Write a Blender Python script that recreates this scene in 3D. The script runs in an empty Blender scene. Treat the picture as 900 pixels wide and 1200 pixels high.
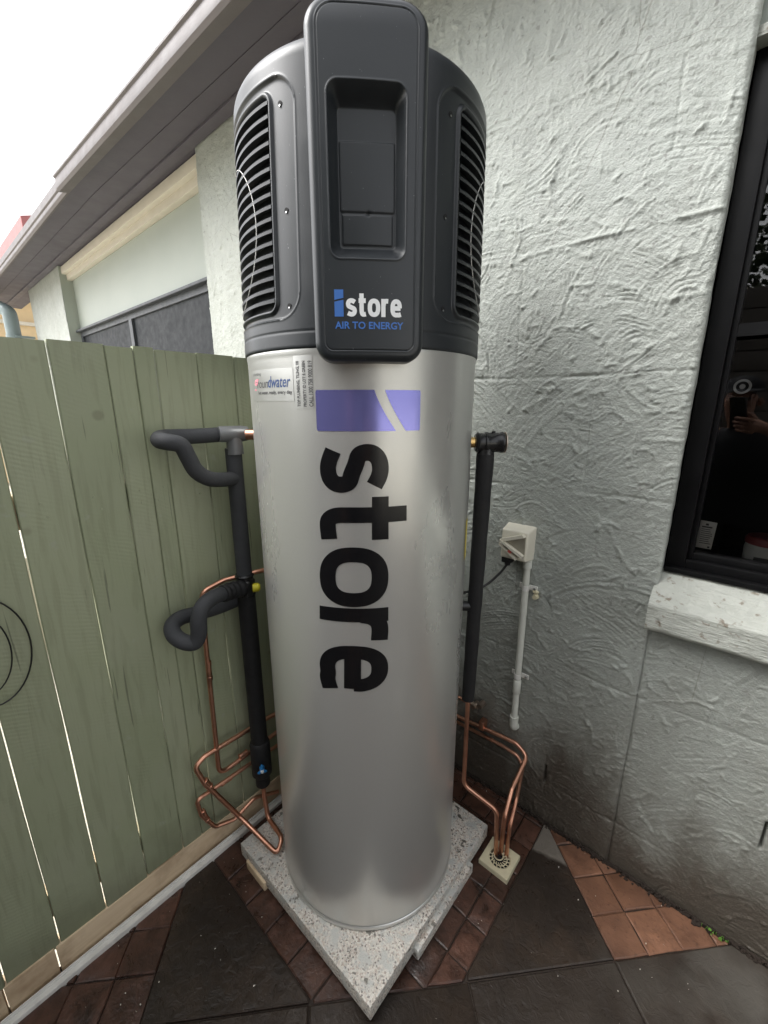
import bpy, math, random
import numpy as np
from mathutils import Vector, Matrix
random.seed(7); rng = np.random.default_rng(11)
R = math.radians
S = bpy.context.scene
COL = S.collection

# ------------------------------------------------------------------ camera
FPX = 485.0; PITCH = R(14.5); YAW = R(41.2)
CAM = Vector((0, 0, 1.395))
cd = bpy.data.cameras.new('camera'); cam = bpy.data.objects.new('camera', cd); COL.objects.link(cam)
cd.sensor_fit = 'VERTICAL'; cd.sensor_height = 36; cd.sensor_width = 27; cd.lens = 36 * FPX / 1200
cd.clip_start = 0.01; cd.clip_end = 3000
cam.location = CAM; cam.rotation_euler = (R(90) - PITCH, 0, YAW)
S.camera = cam

# ------------------------------------------------------------------ light
SUN_EL = R(50); SUN_AZ = R(226)       # azimuth of the sun, counter-clockwise from +x
w = bpy.data.worlds.new('World'); S.world = w; w.use_nodes = True
nt = w.node_tree; nt.nodes.clear()
sky = nt.nodes.new('ShaderNodeTexSky'); sky.sky_type = 'NISHITA'; sky.sun_disc = False
sky.sun_elevation = SUN_EL; sky.sun_rotation = math.pi / 2 - SUN_AZ
sky.air_density = 1.0; sky.dust_density = 4.0; sky.ozone_density = 1.0
hs = nt.nodes.new('ShaderNodeHueSaturation'); hs.inputs['Saturation'].default_value = 0.12
bg = nt.nodes.new('ShaderNodeBackground'); bg.inputs['Strength'].default_value = 0.15
wo = nt.nodes.new('ShaderNodeOutputWorld')
nt.links.new(sky.outputs[0], hs.inputs['Color']); nt.links.new(hs.outputs[0], bg.inputs[0]); nt.links.new(bg.outputs[0], wo.inputs[0])
sd = bpy.data.lights.new('sun', 'SUN'); sd.energy = .58; sd.angle = R(28); sd.color = (1, .98, .95)
sun = bpy.data.objects.new('sun', sd); COL.objects.link(sun)
dv = Vector((math.cos(SUN_AZ) * math.cos(SUN_EL), math.sin(SUN_AZ) * math.cos(SUN_EL), math.sin(SUN_EL)))
sun.rotation_euler = dv.to_track_quat('Z', 'Y').to_euler()
sun.location = dv * 20
S.view_settings.view_transform = 'Standard'; S.view_settings.look = 'None'
S.view_settings.exposure = 1.6; S.view_settings.gamma = 1

# ------------------------------------------------------------------ material helpers
def mat(name, base=(.5, .5, .5), rough=.5, metal=0, spec=.5, coat=0):
    m = bpy.data.materials.new(name); m.use_nodes = True
    b = m.node_tree.nodes['Principled BSDF']
    b.inputs['Base Color'].default_value = (*base, 1); b.inputs['Roughness'].default_value = rough
    b.inputs['Metallic'].default_value = metal; b.inputs['Specular IOR Level'].default_value = spec
    b.inputs['Coat Weight'].default_value = coat
    return m
class NB:
    """small node builder"""
    def __init__(s, m):
        s.m = m; s.t = m.node_tree; s.b = s.t.nodes['Principled BSDF']
        s.tc = s.t.nodes.new('ShaderNodeTexCoord')
    def n(s, typ, **kw):
        x = s.t.nodes.new('ShaderNode' + typ)
        for k, v in kw.items(): setattr(x, k, v)
        return x
    def l(s, a, b): s.t.links.new(a, b)
    def coord(s, scale=(1, 1, 1), rot=(0, 0, 0), loc=(0, 0, 0), kind='Object'):
        mp = s.n('Mapping'); s.l(s.tc.outputs[kind], mp.inputs[0])
        mp.inputs['Scale'].default_value = scale; mp.inputs['Rotation'].default_value = rot; mp.inputs['Location'].default_value = loc
        return mp.outputs[0]
    def world(s, scale=(1, 1, 1)):
        g = s.n('NewGeometry'); mp = s.n('Mapping'); s.l(g.outputs['Position'], mp.inputs[0]); mp.inputs['Scale'].default_value = scale
        return mp.outputs[0]
    def noise(s, co, scale, detail=4, rough=.55, dist=0):
        x = s.n('TexNoise'); s.l(co, x.inputs['Vector']); x.inputs['Scale'].default_value = scale
        x.inputs['Detail'].default_value = detail; x.inputs['Roughness'].default_value = rough; x.inputs['Distortion'].default_value = dist
        return x.outputs[0]
    def voro(s, co, scale, feature='F1', out='Distance'):
        x = s.n('TexVoronoi', feature=feature); s.l(co, x.inputs['Vector']); x.inputs['Scale'].default_value = scale
        return x.outputs[out]
    def ramp(s, v, stops):
        x = s.n('ValToRGB'); s.l(v, x.inputs[0]); e = x.color_ramp.elements
        while len(e) < len(stops): e.new(.5)
        for i, (p, c) in enumerate(stops):
            e[i].position = p; e[i].color = (*c, 1) if isinstance(c, tuple) else (c, c, c, 1)
        return x.outputs[0]
    def mix(s, f, a, b, mode='MIX'):
        x = s.n('Mix', data_type='RGBA', blend_type=mode)
        for i, v in ((0, f), (6, a), (7, b)):
            if isinstance(v, (int, float)): x.inputs[i].default_value = v if i == 0 else (v, v, v, 1)
            elif isinstance(v, tuple): x.inputs[i].default_value = (*v, 1)
            else: s.l(v, x.inputs[i])
        return x.outputs[2]
    def math(s, op, a, b=0.0, clamp=False):
        x = s.n('Math', operation=op, use_clamp=clamp)
        for i, v in ((0, a), (1, b)):
            if isinstance(v, (int, float)): x.inputs[i].default_value = v
            else: s.l(v, x.inputs[i])
        return x.outputs[0]
    def sep(s, v):
        x = s.n('SeparateXYZ'); s.l(v, x.inputs[0]); return x.outputs
    def maprange(s, v, a, b, c=0., d=1.):
        x = s.n('MapRange'); s.l(v, x.inputs[0])
        for i, q in enumerate((a, b, c, d)): x.inputs[i + 1].default_value = q
        return x.outputs[0]
    def rnd(s):
        return s.n('ObjectInfo').outputs['Random']
    def color(s, c): s.l(c, s.b.inputs['Base Color'])
    def rough(s, v): s.l(v, s.b.inputs['Roughness'])
    def bump(s, h, strength=.5, dist=.002, chain=None):
        x = s.n('Bump'); x.inputs['Strength'].default_value = strength; x.inputs['Distance'].default_value = dist
        s.l(h, x.inputs['Height'])
        if chain is not None: s.l(chain, x.inputs['Normal'])
        s.l(x.outputs[0], s.b.inputs['Normal']); return x.outputs[0]

# render (painted, trowelled) -------------------------------------------------
def m_render():
    m = mat('painted_render', rough=.55); k = NB(m); co = k.world()
    x, y, z = k.sep(co)[:3]
    n1 = k.noise(co, 3.0, 5); n2 = k.noise(co, 30, 4); n3 = k.noise(co, 9, 5, .6)
    c = k.mix(n1, (.315, .338, .312), (.40, .422, .39))
    c = k.mix(k.math('MULTIPLY', k.ramp(n2, [(.35, 0.), (.7, 1.)]), .35), c, (.48, .51, .465))
    # dirt splash and grime near the ground, a slightly darker tone over the lower half
    n4 = k.noise(k.world((1, 1, .5)), 4, 6, .7); zz = k.math('ADD', z, k.math('MULTIPLY', k.math('SUBTRACT', n4, .5), .9))
    band = k.maprange(z, 1.25, .7)
    c = k.mix(k.math('MULTIPLY', band, .22), c, (.26, .275, .25))
    blot = k.ramp(k.noise(co, 1.7, 6, .65), [(.42, 0.), (.66, 1.)])
    c = k.mix(k.math('MULTIPLY', blot, .34), c, (.235, .235, .205))
    crk = k.ramp(k.voro(k.world((1, 1, 1.6)), 2.1, 'DISTANCE_TO_EDGE'), [(.0015, 1.), (.004, 0.)])
    c = k.mix(k.math('MULTIPLY', k.math('MULTIPLY', crk, k.ramp(k.noise(co, 2.6, 3), [(.5, 0.), (.6, 1.)])), .55), c, (.15, .145, .12))
    sp = k.ramp(k.noise(co, 60, 2), [(.30, 1.), (.36, 0.)])
    c = k.mix(k.math('MULTIPLY', sp, .5), c, (.16, .16, .14))
    st = k.ramp(k.noise(k.world((6, 6, .7)), 2, 4), [(.55, 0.), (.75, 1.)])
    c = k.mix(k.math('MULTIPLY', st, .22), c, (.25, .26, .23))
    grime = k.maprange(zz, .75, .15)
    c = k.mix(k.math('MULTIPLY', grime, .7), c, (.125, .112, .088))
    dirt = k.maprange(zz, .40, .08)
    c = k.mix(k.math('MULTIPLY', dirt, .82), c, (.050, .036, .025))
    k.color(c)
    k.rough(k.maprange(n3, .3, .7, .38, .62))
    k.bump(k.math('ADD', k.noise(co, 230, 3), k.math('MULTIPLY', k.noise(co, 95, 5, .6), 1.6)), .8, .0024)
    return m
def m_smooth_render():
    m = mat('smooth_painted_sheet', rough=.5); k = NB(m); co = k.world()
    c = k.mix(k.noise(co, 2.2, 4), (.33, .37, .335), (.40, .43, .39)); k.color(c)
    k.bump(k.noise(co, 60, 4), .3, .0012); return m
def m_sill():
    m = mat('painted_sill', rough=.5); k = NB(m); co = k.world()
    n = k.noise(co, 14, 6, .65)
    c = k.mix(n, (.33, .345, .31), (.49, .50, .45))
    c = k.mix(k.ramp(k.noise(co, 45, 3), [(.30, 1.), (.40, 0.)]), c, (.20, .17, .13)); k.color(c)
    h = k.math('ADD', k.noise(k.world((1, 1, 6)), 40, 4), k.math('MULTIPLY', n, 1.5)); k.bump(h, .9, .004); return m
def m_olive():
    m = mat('olive_paint', rough=.45); k = NB(m); co = k.coord(); r = k.rnd()
    off = k.n('VectorMath', operation='ADD'); k.l(co, off.inputs[0])
    cmb = k.n('CombineXYZ'); k.l(k.math('MULTIPLY', r, 37), cmb.inputs[1]); k.l(k.math('MULTIPLY', r, 91), cmb.inputs[2]); k.l(cmb.outputs[0], off.inputs[1])
    v = off.outputs[0]
    c = k.mix(r, (.270, .315, .180), (.335, .375, .230))
    c = k.mix(k.noise(v, 4, 5), c, (.36, .375, .27))
    mp = k.n('Mapping'); k.l(v, mp.inputs[0]); mp.inputs['Scale'].default_value = (1, 1, .08)
    g = k.noise(mp.outputs[0], 55, 5, .6, .4)
    c = k.mix(k.math('MULTIPLY', k.ramp(g, [(.38, 1.), (.5, 0.)]), .20), c, (.15, .165, .095))
    scr = k.n('Mapping'); k.l(v, scr.inputs[0]); scr.inputs['Rotation'].default_value = (R(35), 0, 0); scr.inputs['Scale'].default_value = (1, 14, .8)
    sc = k.ramp(k.noise(scr.outputs[0], 9, 3), [(.70, 0.), (.74, 1.)])
    c = k.mix(k.math('MULTIPLY', sc, .30), c, (.24, .25, .18))
    pale = k.ramp(k.noise(v, 22, 3), [(.66, 0.), (.74, 1.)])
    c = k.mix(k.math('MULTIPLY', pale, .45), c, (.36, .38, .30))
    kn = k.ramp(k.voro(v, 5.5), [(.045, 1.), (.075, 0.)])           # knots showing through the paint
    c = k.mix(k.math('MULTIPLY', kn, .3), c, (.09, .085, .05))
    spl = k.n('Mapping'); k.l(v, spl.inputs[0]); spl.inputs['Scale'].default_value = (1, 1, .035)
    sp = k.ramp(k.noise(spl.outputs[0], 95, 3, .5, .3), [(.28, 1.), (.31, 0.)])
    c = k.mix(k.math('MULTIPLY', sp, .5), c, (.04, .04, .025))
    wz = k.sep(k.world())[2]
    ft = k.math('MULTIPLY', k.maprange(k.math('ADD', wz, k.math('MULTIPLY', k.noise(v, 12, 4), .2)), .34, .12), .6)
    c = k.mix(ft, c, (.10, .095, .06))
    k.color(c)
    k.rough(k.maprange(k.noise(v, 8, 4), .3, .7, .36, .58))
    # curved saw marks across the board
    wv = k.n('TexWave', wave_type='RINGS', rings_direction='X'); mp2 = k.n('Mapping'); k.l(v, mp2.inputs[0]); mp2.inputs['Location'].default_value = (0, .35, 0); mp2.inputs['Scale'].default_value = (0, 1, 1)
    k.l(mp2.outputs[0], wv.inputs[0]); wv.inputs['Scale'].default_value = 34; wv.inputs['Distortion'].default_value = 2.5; wv.inputs['Detail'].default_value = 3
    msk = k.ramp(k.noise(v, 5, 3), [(.45, 0.), (.6, 1.)])
    h = k.math('ADD', k.math('MULTIPLY', k.math('MULTIPLY', wv.outputs[1], msk), .28), k.math('MULTIPLY', g, 1.0))
    k.bump(h, .45, .002); return m
def m_timber():
    m = mat('raw_timber', rough=.7); k = NB(m); v = k.world((1, .12, 1))
    n = k.noise(v, 60, 5, .6, .6); n2 = k.noise(k.world(), 9, 5)
    c = k.mix(n, (.55, .40, .24), (.80, .66, .47)); c = k.mix(k.math('MULTIPLY', k.ramp(n2, [(.45, 0.), (.7, 1.)]), .7), c, (.24, .14, .075))
    k.color(c); k.bump(n, .5, .002); return m
def m_slate():
    m = mat('wet_slate_paver', rough=.3); k = NB(m); r = k.rnd(); co = k.world()
    x, y, z = k.sep(co)[:3]
    n = k.noise(co, 7, 6, .6, .5); n2 = k.noise(co, 38, 5, .65, .8)
    c = k.mix(n, (.009, .0065, .005), (.038, .027, .020))
    c = k.mix(k.math('MULTIPLY', k.ramp(k.noise(co, 4.5, 6, .7), [(.48, 0.), (.62, 1.)]), .55), c, (.062, .040, .026))
    c = k.mix(r, c, k.mix(n, (.013, .010, .008), (.042, .032, .025)))
    # the part near the wall has dried out paler, down to an uneven edge
    e = k.math('ADD', k.math('SUBTRACT', y, k.math('MULTIPLY', x, .12)), k.math('MULTIPLY', k.math('SUBTRACT', k.noise(co, 12, 4), .5), .05))
    dry = k.math('MULTIPLY', k.maprange(e, 1.128, 1.142), k.maprange(x, -.10, -.16))
    dry2 = k.math('MULTIPLY', k.maprange(x, -.12, .25), k.maprange(k.noise(co, 5, 3), .38, .6))
    c = k.mix(k.math('MULTIPLY', dry, .85), c, (.17, .15, .125))
    c = k.mix(k.math('MULTIPLY', dry2, .45), c, (.15, .14, .12))
    k.color(c)
    ro = k.maprange(n2, .35, .7, .26, .5); k.b.inputs['Specular IOR Level'].default_value = .35
    k.rough(k.math('ADD', ro, k.math('MULTIPLY', k.math('ADD', dry, dry2), .25)))
    k.bump(k.math('ADD', n2, k.math('MULTIPLY', n, 1.6)), .55, .005); return m
def m_sett(name, a, b, ro0, ro1):
    m = mat(name, rough=.4); k = NB(m); r = k.rnd(); co = k.world()
    n = k.noise(co, 20, 6, .65, .4); n2 = k.noise(co, 75, 4, .6)
    x, y, z = k.sep(co)[:3]
    ca = k.mix(r, a, tuple(min(1, q * 1.4) for q in a)); cb = k.mix(r, b, tuple(q * .6 for q in b))
    c = k.mix(k.maprange(k.math('ADD', k.math('MULTIPLY', n, .5), k.math('MULTIPLY', k.noise(co, 6, 5, .65), .5)), .36, .62), ca, cb)
    c = k.mix(k.math('MULTIPLY', k.ramp(n2, [(.58, 0.), (.7, 1.)]), .45), c, tuple(q * .35 for q in a))
    k.color(c); k.rough(k.maprange(n, .3, .7, ro0, ro1)); k.bump(k.math('ADD', n, k.math('MULTIPLY', n2, .5)), .65, .005); return m
def m_concrete_slab():
    m = mat('exposed_aggregate_concrete', rough=.7); k = NB(m); co = k.coord(kind='Object'); wd = k.world()
    x, y, z = k.sep(wd)[:3]
    n = k.noise(wd, 18, 5); v = k.n('TexVoronoi'); k.l(wd, v.inputs[0]); v.inputs['Scale'].default_value = 270
    peb = k.ramp(k.sep(v.outputs['Color'])[0], [(.0, (.24, .18, .14)), (.15, (.60, .56, .49)), (.45, (.74, .70, .64)), (.74, (.46, .36, .29)), (.82, (.68, .65, .59)), (.97, (.09, .07, .06))])
    paste = k.mix(n, (.42, .425, .40), (.56, .56, .53))
    mask = k.ramp(k.noise(wd, 26, 4, .7), [(.40, 0.), (.52, 1.)])
    c = k.mix(mask, paste, peb)
    pits = k.ramp(k.noise(wd, 42, 3), [(.32, 1.), (.37, 0.)])
    c = k.mix(pits, c, (.12, .11, .09))
    back = k.maprange(y, .95, .55)           # paler scrubbed aggregate towards the front corner
    c = k.mix(k.math('MULTIPLY', back, .2), c, (.55, .53, .48))
    k.color(c)
    k.bump(k.math('ADD', v.outputs['Distance'], k.math('MULTIPLY', pits, -2.)), .6, .0025); return m
def m_simple(name, base, rough=.5, metal=0, var=.12, ns=12, bump=0, bs=80, coat=0, spec=.5):
    m = mat(name, base, rough, metal, spec, coat); k = NB(m); co = k.world()
    n = k.noise(co, ns, 5)
    k.color(k.mix(n, tuple(max(0, q * (1 - var)) for q in base), tuple(min(1, q * (1 + var)) for q in base)))
    k.rough(k.maprange(k.noise(co, ns * 2, 4), .3, .7, max(.02, rough * .85), min(1, rough * 1.15)))
    if bump: k.bump(k.noise(co, bs, 4), .5, bump)
    return m
def m_silver():
    m = mat('silver_tank_skin', (.66, .66, .63), .33, .66); k = NB(m); co = k.world()
    n = k.noise(co, 2.2, 0)
    fl = k.noise(k.world(), 1400, 1)
    k.color(k.mix(fl, (.56, .56, .54), (.70, .695, .665)))
    ro = k.maprange(k.noise(k.world((1, 1, .3)), 5, 5, .65), .3, .7, .26, .37)
    smu = k.ramp(k.noise(k.world((1, 1, .55)), 13, 5, .7, .6), [(.56, 0.), (.70, 1.)])
    drops = k.ramp(k.voro(k.world((1, 1, .5)), 46), [(.055, 1.), (.085, 0.)])
    k.rough(k.math('ADD', ro, k.math('ADD', k.math('MULTIPLY', smu, .07), k.math('MULTIPLY', drops, .06))))
    return m
def m_plastic(name, base, rough):
    m = mat(name, base, rough); k = NB(m); co = k.world()
    k.bump(k.noise(co, 900, 2), .18, .0004); k.rough(k.maprange(k.noise(co, 14, 5), .3, .7, rough * .85, rough * 1.2))
    du = k.ramp(k.noise(co, 240, 2), [(.74, 0.), (.78, 1.)])
    k.color(k.mix(k.math('MULTIPLY', du, .4), base, (.35, .37, .38))); return m
def m_copper():
    m = mat('copper', (.6, .3, .2), .34, 1.0); k = NB(m); co = k.world()
    n = k.noise(co, 25, 5, .65)
    c = k.mix(n, (.84, .47, .33), (.54, .25, .16)); c = k.mix(k.ramp(k.noise(co, 9, 3), [(.55, 0.), (.75, .7)]), c, (.22, .10, .07))
    k.color(c); k.rough(k.maprange(n, .3, .7, .28, .48)); return m
def m_glass(name, tint=(1, 1, 1), ior=1.8):
    m = bpy.data.materials.new(name); m.use_nodes = True; t = m.node_tree; t.nodes.clear()
    o = t.nodes.new('ShaderNodeOutputMaterial'); mx = t.nodes.new('ShaderNodeMixShader'); f = t.nodes.new('ShaderNodeFresnel'); f.inputs[0].default_value = ior
    tr = t.nodes.new('ShaderNodeBsdfTransparent'); tr.inputs[0].default_value = (*tint, 1); gl = t.nodes.new('ShaderNodeBsdfGlossy'); gl.inputs['Roughness'].default_value = .015
    t.links.new(f.outputs[0], mx.inputs[0]); t.links.new(tr.outputs[0], mx.inputs[1]); t.links.new(gl.outputs[0], mx.inputs[2]); t.links.new(mx.outputs[0], o.inputs[0]); return m

M = dict(
    render=m_render(), smooth=m_smooth_render(), sill=m_sill(), olive=m_olive(), timber=m_timber(), slate=m_slate(),
    sett=m_sett('wet_brown_sett', (.013, .008, .006), (.125, .056, .036), .2, .5),
    sett_dry=m_sett('dry_orange_sett', (.075, .036, .022), (.27, .128, .072), .36, .6),
    slab=m_concrete_slab(), silver=m_silver(),
    cowl=m_plastic('charcoal_plastic', (.018, .0215, .025), .38), dark=mat('dark_inside', (.006, .006, .006), .8),
    panel=m_plastic('dark_grey_plastic', (.021, .0245, .028), .33),
    blackfoam=m_simple('black_foam_insulation', (.010, .010, .011), .7, bump=.001, bs=200),
    greyfoam=m_simple('grey_foam_insulation', (.040, .042, .046), .75, var=.3, ns=20, bump=.0012, bs=180),
    blackplas=m_simple('black_fitting_plastic', (.012, .012, .013), .28), rubber=mat('black_rubber_cable', (.012, .012, .012), .4),
    copper=m_copper(), brass=mat('brass', (.62, .42, .17), .25, 1), solder=m_simple('dull_solder', (.62, .50, .42), .35, 1),
    print_black=m_simple('black_print', (.006, .006, .007), .22), print_violet=mat('periwinkle_foil', (.30, .30, .74), .2, .75),
    print_white=mat('white_print', (.85, .86, .86), .35), print_blue=mat('blue_print', (.05, .16, .48), .4),
    print_grey=mat('grey_print', (.09, .09, .09), .5), print_pink=mat('pink_print', (.75, .28, .33), .5), print_navy=mat('navy_print', (.05, .09, .22), .5),
    yellow=mat('yellow_plastic', (.70, .62, .03), .4), yellow_label=m_simple('yellow_label', (.72, .60, .10), .5), clear_label=m_simple('pale_film', (.60, .60, .58), .33, .70, var=.02),
    blue=mat('blue_handle', (.02, .22, .55), .3), steel=m_simple('steel', (.55, .55, .55), .3, 1),
    frame=m_simple('black_window_frame', (.0045, .0045, .005), .42, spec=.22), glass=m_glass('window_glass'),
    screen=m_simple('grey_flyscreen', (.014, .017, .021), .6, spec=.25), graytrim=m_simple('grey_trim', (.05, .056, .065), .5),
    soffit=m_simple('mauve_grey_soffit', (.088, .080, .098), .6, var=.18, ns=4, bump=.002, bs=30),
    gutter=m_simple('brown_grey_gutter', (.115, .10, .10), .5, var=.3, ns=9, bump=.001, bs=60), rooftile=m_simple('grey_roof_tile', (.20, .18, .18), .7),
    cream=m_simple('cream_paint', (.58, .54, .46), .6), creamwall=m_simple('warm_cream_wall', (.62, .47, .28), .7), redroof=m_simple('red_roof_tile', (.34, .12, .12), .6),
    downpipe=m_simple('grey_green_pipe', (.20, .25, .26), .45), gal=m_simple('galvanised_metal', (.74, .73, .69), .4, .15, var=.25, ns=30),
    pvc=m_simple('aged_white_pvc', (.60, .61, .55), .4, var=.12, ns=30), outlet=m_simple('cream_plastic', (.72, .69, .58), .35),
    outlet_dark=mat('outlet_shadow_plastic', (.30, .28, .22), .5), drain=m_simple('yellowed_plastic_drain', (.60, .55, .38), .4, var=.15, ns=60, bump=.0006),
    soil=m_simple('dark_soil_joint', (.022, .014, .009), .8, var=.5, ns=60, bump=.006, bs=90),
    outer=m_simple('pale_concrete_ground', (.52, .49, .41), .8, ns=3, bump=.004, bs=30),
    leaf=m_simple('dark_leaf', (.035, .06, .02), .5, var=.5, ns=6), weed=mat('weed_leaf', (.10, .24, .03), .5),
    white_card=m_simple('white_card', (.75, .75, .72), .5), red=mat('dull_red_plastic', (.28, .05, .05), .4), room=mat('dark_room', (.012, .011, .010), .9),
    redpaint=mat('red_button', (.65, .12, .09), .4), mortar=m_simple('debris_chip', (.55, .52, .45), .7))

# ------------------------------------------------------------------ object helpers
def setp(o, label=None, cat=None, group=None, kind=None):
    for k, v in (('label', label), ('category', cat), ('group', group), ('kind', kind)):
        if v: o[k] = v
    return o
def thing(name, loc, label, cat, group=None):
    o = bpy.data.objects.new(name, None); COL.objects.link(o); o.location = loc; o.empty_display_size = .1
    return setp(o, label, cat, group)
def wloc(o):
    p = Vector((0, 0, 0))
    while o is not None: p += o.location; o = o.parent
    return p
class MB:
    """collects world-space vertices, builds ONE mesh object"""
    def __init__(s): s.v = []; s.f = []
    def add(s, vs, fs):
        b = len(s.v); s.v += [tuple(q) for q in vs]; s.f += [tuple(b + i for i in f) for f in fs]; return s
    def box(s, x0, x1, y0, y1, z0, z1, bev=0):
        if bev <= 0:
            vs = [(x, y, z) for z in (z0, z1) for x, y in ((x0, y0), (x1, y0), (x1, y1), (x0, y1))]
            return s.add(vs, [(3, 2, 1, 0), (4, 5, 6, 7), (0, 1, 5, 4), (1, 2, 6, 5), (2, 3, 7, 6), (3, 0, 4, 7)])
        b = min(bev, (x1 - x0) * .45, (y1 - y0) * .45, (z1 - z0) * .45)
        import bmesh
        bm = bmesh.new(); r = bmesh.ops.create_cube(bm, size=1)
        for v in bm.verts: v.co = ((x0 + x1) / 2 + v.co.x * (x1 - x0), (y0 + y1) / 2 + v.co.y * (y1 - y0), (z0 + z1) / 2 + v.co.z * (z1 - z0))
        bmesh.ops.bevel(bm, geom=bm.edges[:], offset=b, segments=2, profile=.6, affect='EDGES')
        bm.verts.index_update(); s.add([v.co[:] for v in bm.verts], [[v.index for v in f.verts] for f in bm.faces]); bm.free(); return s
    def prism(s, poly, z0, z1, bev=0):
        n = len(poly); c = np.mean(np.array(poly), 0)
        P = np.array(poly, float)
        if bev > 0:
            ins = inset(P, bev); vs = [(*p, z0) for p in P] + [(*p, z1 - bev * .8) for p in P] + [(*p, z1) for p in ins]; L = 3
        else: vs = [(*p, z0) for p in P] + [(*p, z1) for p in P]; L = 2
        fs = [tuple(range(n - 1, -1, -1)), tuple(range((L - 1) * n, L * n))]
        for k in range(L - 1):
            for i in range(n): j = (i + 1) % n; fs.append((k * n + i, k * n + j, (k + 1) * n + j, (k + 1) * n + i))
        return s.add(vs, fs)
    def tube(s, pts, r, n=16, cap=True, closed=False):
        pts = [Vector(p) for p in pts]; m = len(pts); rr = r if isinstance(r, (list, tuple)) else [r] * m
        up = None; vs = []
        for i, p in enumerate(pts):
            a = pts[(i - 1) % m] if (i > 0 or closed) else p; b = pts[(i + 1) % m] if (i < m - 1 or closed) else p
            t = (b - a).normalized()
            if up is None:
                up = Vector((0, 0, 1)) if abs(t.z) < .9 else Vector((1, 0, 0))
            sd_ = t.cross(up).normalized(); up = sd_.cross(t).normalized()
            for k in range(n):
                q = 2 * math.pi * k / n; vs.append(p + (sd_ * math.cos(q) + up * math.sin(q)) * rr[i])
        fs = []
        for i in range(m if closed else m - 1):
            j = (i + 1) % m
            for k in range(n): l = (k + 1) % n; fs.append((i * n + k, i * n + l, j * n + l, j * n + k))
        if cap and not closed: fs += [tuple(range(n - 1, -1, -1)), tuple((m - 1) * n + k for k in range(n))]
        return s.add(vs, fs)
    def build(s, name, material, parent=None, smooth=40, label=None):
        me = bpy.data.meshes.new(name); off = wloc(parent) if parent else Vector((0, 0, 0))
        me.from_pydata([tuple(Vector(v) - off) for v in s.v], [], s.f); me.materials.append(material); me.validate()
        if smooth:
            me.shade_smooth(); me.set_sharp_from_angle(angle=R(smooth))
        o = bpy.data.objects.new(name, me); COL.objects.link(o)
        if parent: o.parent = parent
        if label: o['label'] = label
        return o
def inset(P, d):
    n = len(P); out = []
    A = sum(P[i][0] * P[(i + 1) % n][1] - P[(i + 1) % n][0] * P[i][1] for i in range(n)); sg = 1 if A > 0 else -1
    for i in range(n):
        a, b, c = P[i - 1], P[i], P[(i + 1) % n]
        e1 = (b - a) / (np.linalg.norm(b - a) + 1e-9); e2 = (c - b) / (np.linalg.norm(c - b) + 1e-9)
        n1 = np.array((-e1[1], e1[0])) * sg; n2 = np.array((-e2[1], e2[0])) * sg
        m = n1 + n2; m /= max(.25, (np.linalg.norm(m) ** 2) / 2); out.append(b + m * d)
    return np.array(out)
def grid_obj(name, X, Y, Z, material, parent=None, keep=None, smooth=True, sharp=None, wrap=False):
    """X,Y,Z 2-D arrays (world coords); keep: bool mask of the cells"""
    h, wd = X.shape; off = wloc(parent) if parent else Vector((0, 0, 0))
    co = np.stack([X - off.x, Y - off.y, Z - off.z], -1).reshape(-1, 3)
    idx = np.arange(h * wd).reshape(h, wd)
    q = np.stack([idx[:-1, :-1], idx[:-1, 1:], idx[1:, 1:], idx[1:, :-1]], -1)
    if keep is not None: q = q[keep]
    q = q.reshape(-1, 4)
    used = np.unique(q); rm = np.full(h * wd, -1); rm[used] = np.arange(len(used)); q = rm[q]; co = co[used]
    me = bpy.data.meshes.new(name); me.vertices.add(len(co)); me.vertices.foreach_set('co', co.astype(np.float32).ravel())
    me.loops.add(q.size); me.loops.foreach_set('vertex_index', q.astype(np.int32).ravel())
    me.polygons.add(len(q)); me.polygons.foreach_set('loop_start', np.arange(0, q.size, 4, dtype=np.int32))
    me.polygons.foreach_set('loop_total', np.full(len(q), 4, np.int32)); me.update(calc_edges=True); me.validate()
    me.materials.append(material)
    if smooth: me.shade_smooth()
    if sharp: me.set_sharp_from_angle(angle=R(sharp))
    o = bpy.data.objects.new(name, me); COL.objects.link(o)
    if parent: o.parent = parent
    return o
def copy_tree(o, loc, parent=None):
    c = o.copy(); COL.objects.link(c); c.location = loc
    if parent is not None: c.parent = parent
    for ch in o.children:
        d = ch.copy(); COL.objects.link(d); d.parent = c
    return c
def catmull(P, per=8, closed=False):
    P = [Vector(p) for p in P]; n = len(P); out = []
    rng_ = range(n if closed else n - 1)
    for i in rng_:
        p0 = P[(i - 1) % n] if (i > 0 or closed) else P[0] * 2 - P[1]; p1 = P[i]; p2 = P[(i + 1) % n]
        p3 = P[(i + 2) % n] if (i < n - 2 or closed) else P[-1] * 2 - P[-2]
        for k in range(per):
            t = k / per; out.append(.5 * ((2 * p1) + (p2 - p0) * t + (2 * p0 - 5 * p1 + 4 * p2 - p3) * t * t + (3 * p1 - p0 - 3 * p2 + p3) * t ** 3))
    if not closed: out.append(P[-1])
    return out
def fillet(P, r, seg=7):
    """straight runs with rounded bends, as bent pipe"""
    P = [Vector(p) for p in P]; out = [P[0]]
    for i in range(1, len(P) - 1):
        a, b, c = P[i - 1], P[i], P[i + 1]; u = (a - b); v = (c - b); lu, lv = u.length, v.length; u.normalize(); v.normalize()
        rr = r[i] if isinstance(r, dict) and i in r else (r if not isinstance(r, dict) else .03)
        ang = u.angle(v, math.pi)
        d = min(rr / max(.05, math.tan(ang / 2)), lu * .48, lv * .48)
        p, q = b + u * d, b + v * d
        for k in range(seg + 1): t = k / seg; out.append((1 - t) ** 2 * p + 2 * t * (1 - t) * b + t * t * q)
    out.append(P[-1]); return out
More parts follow.
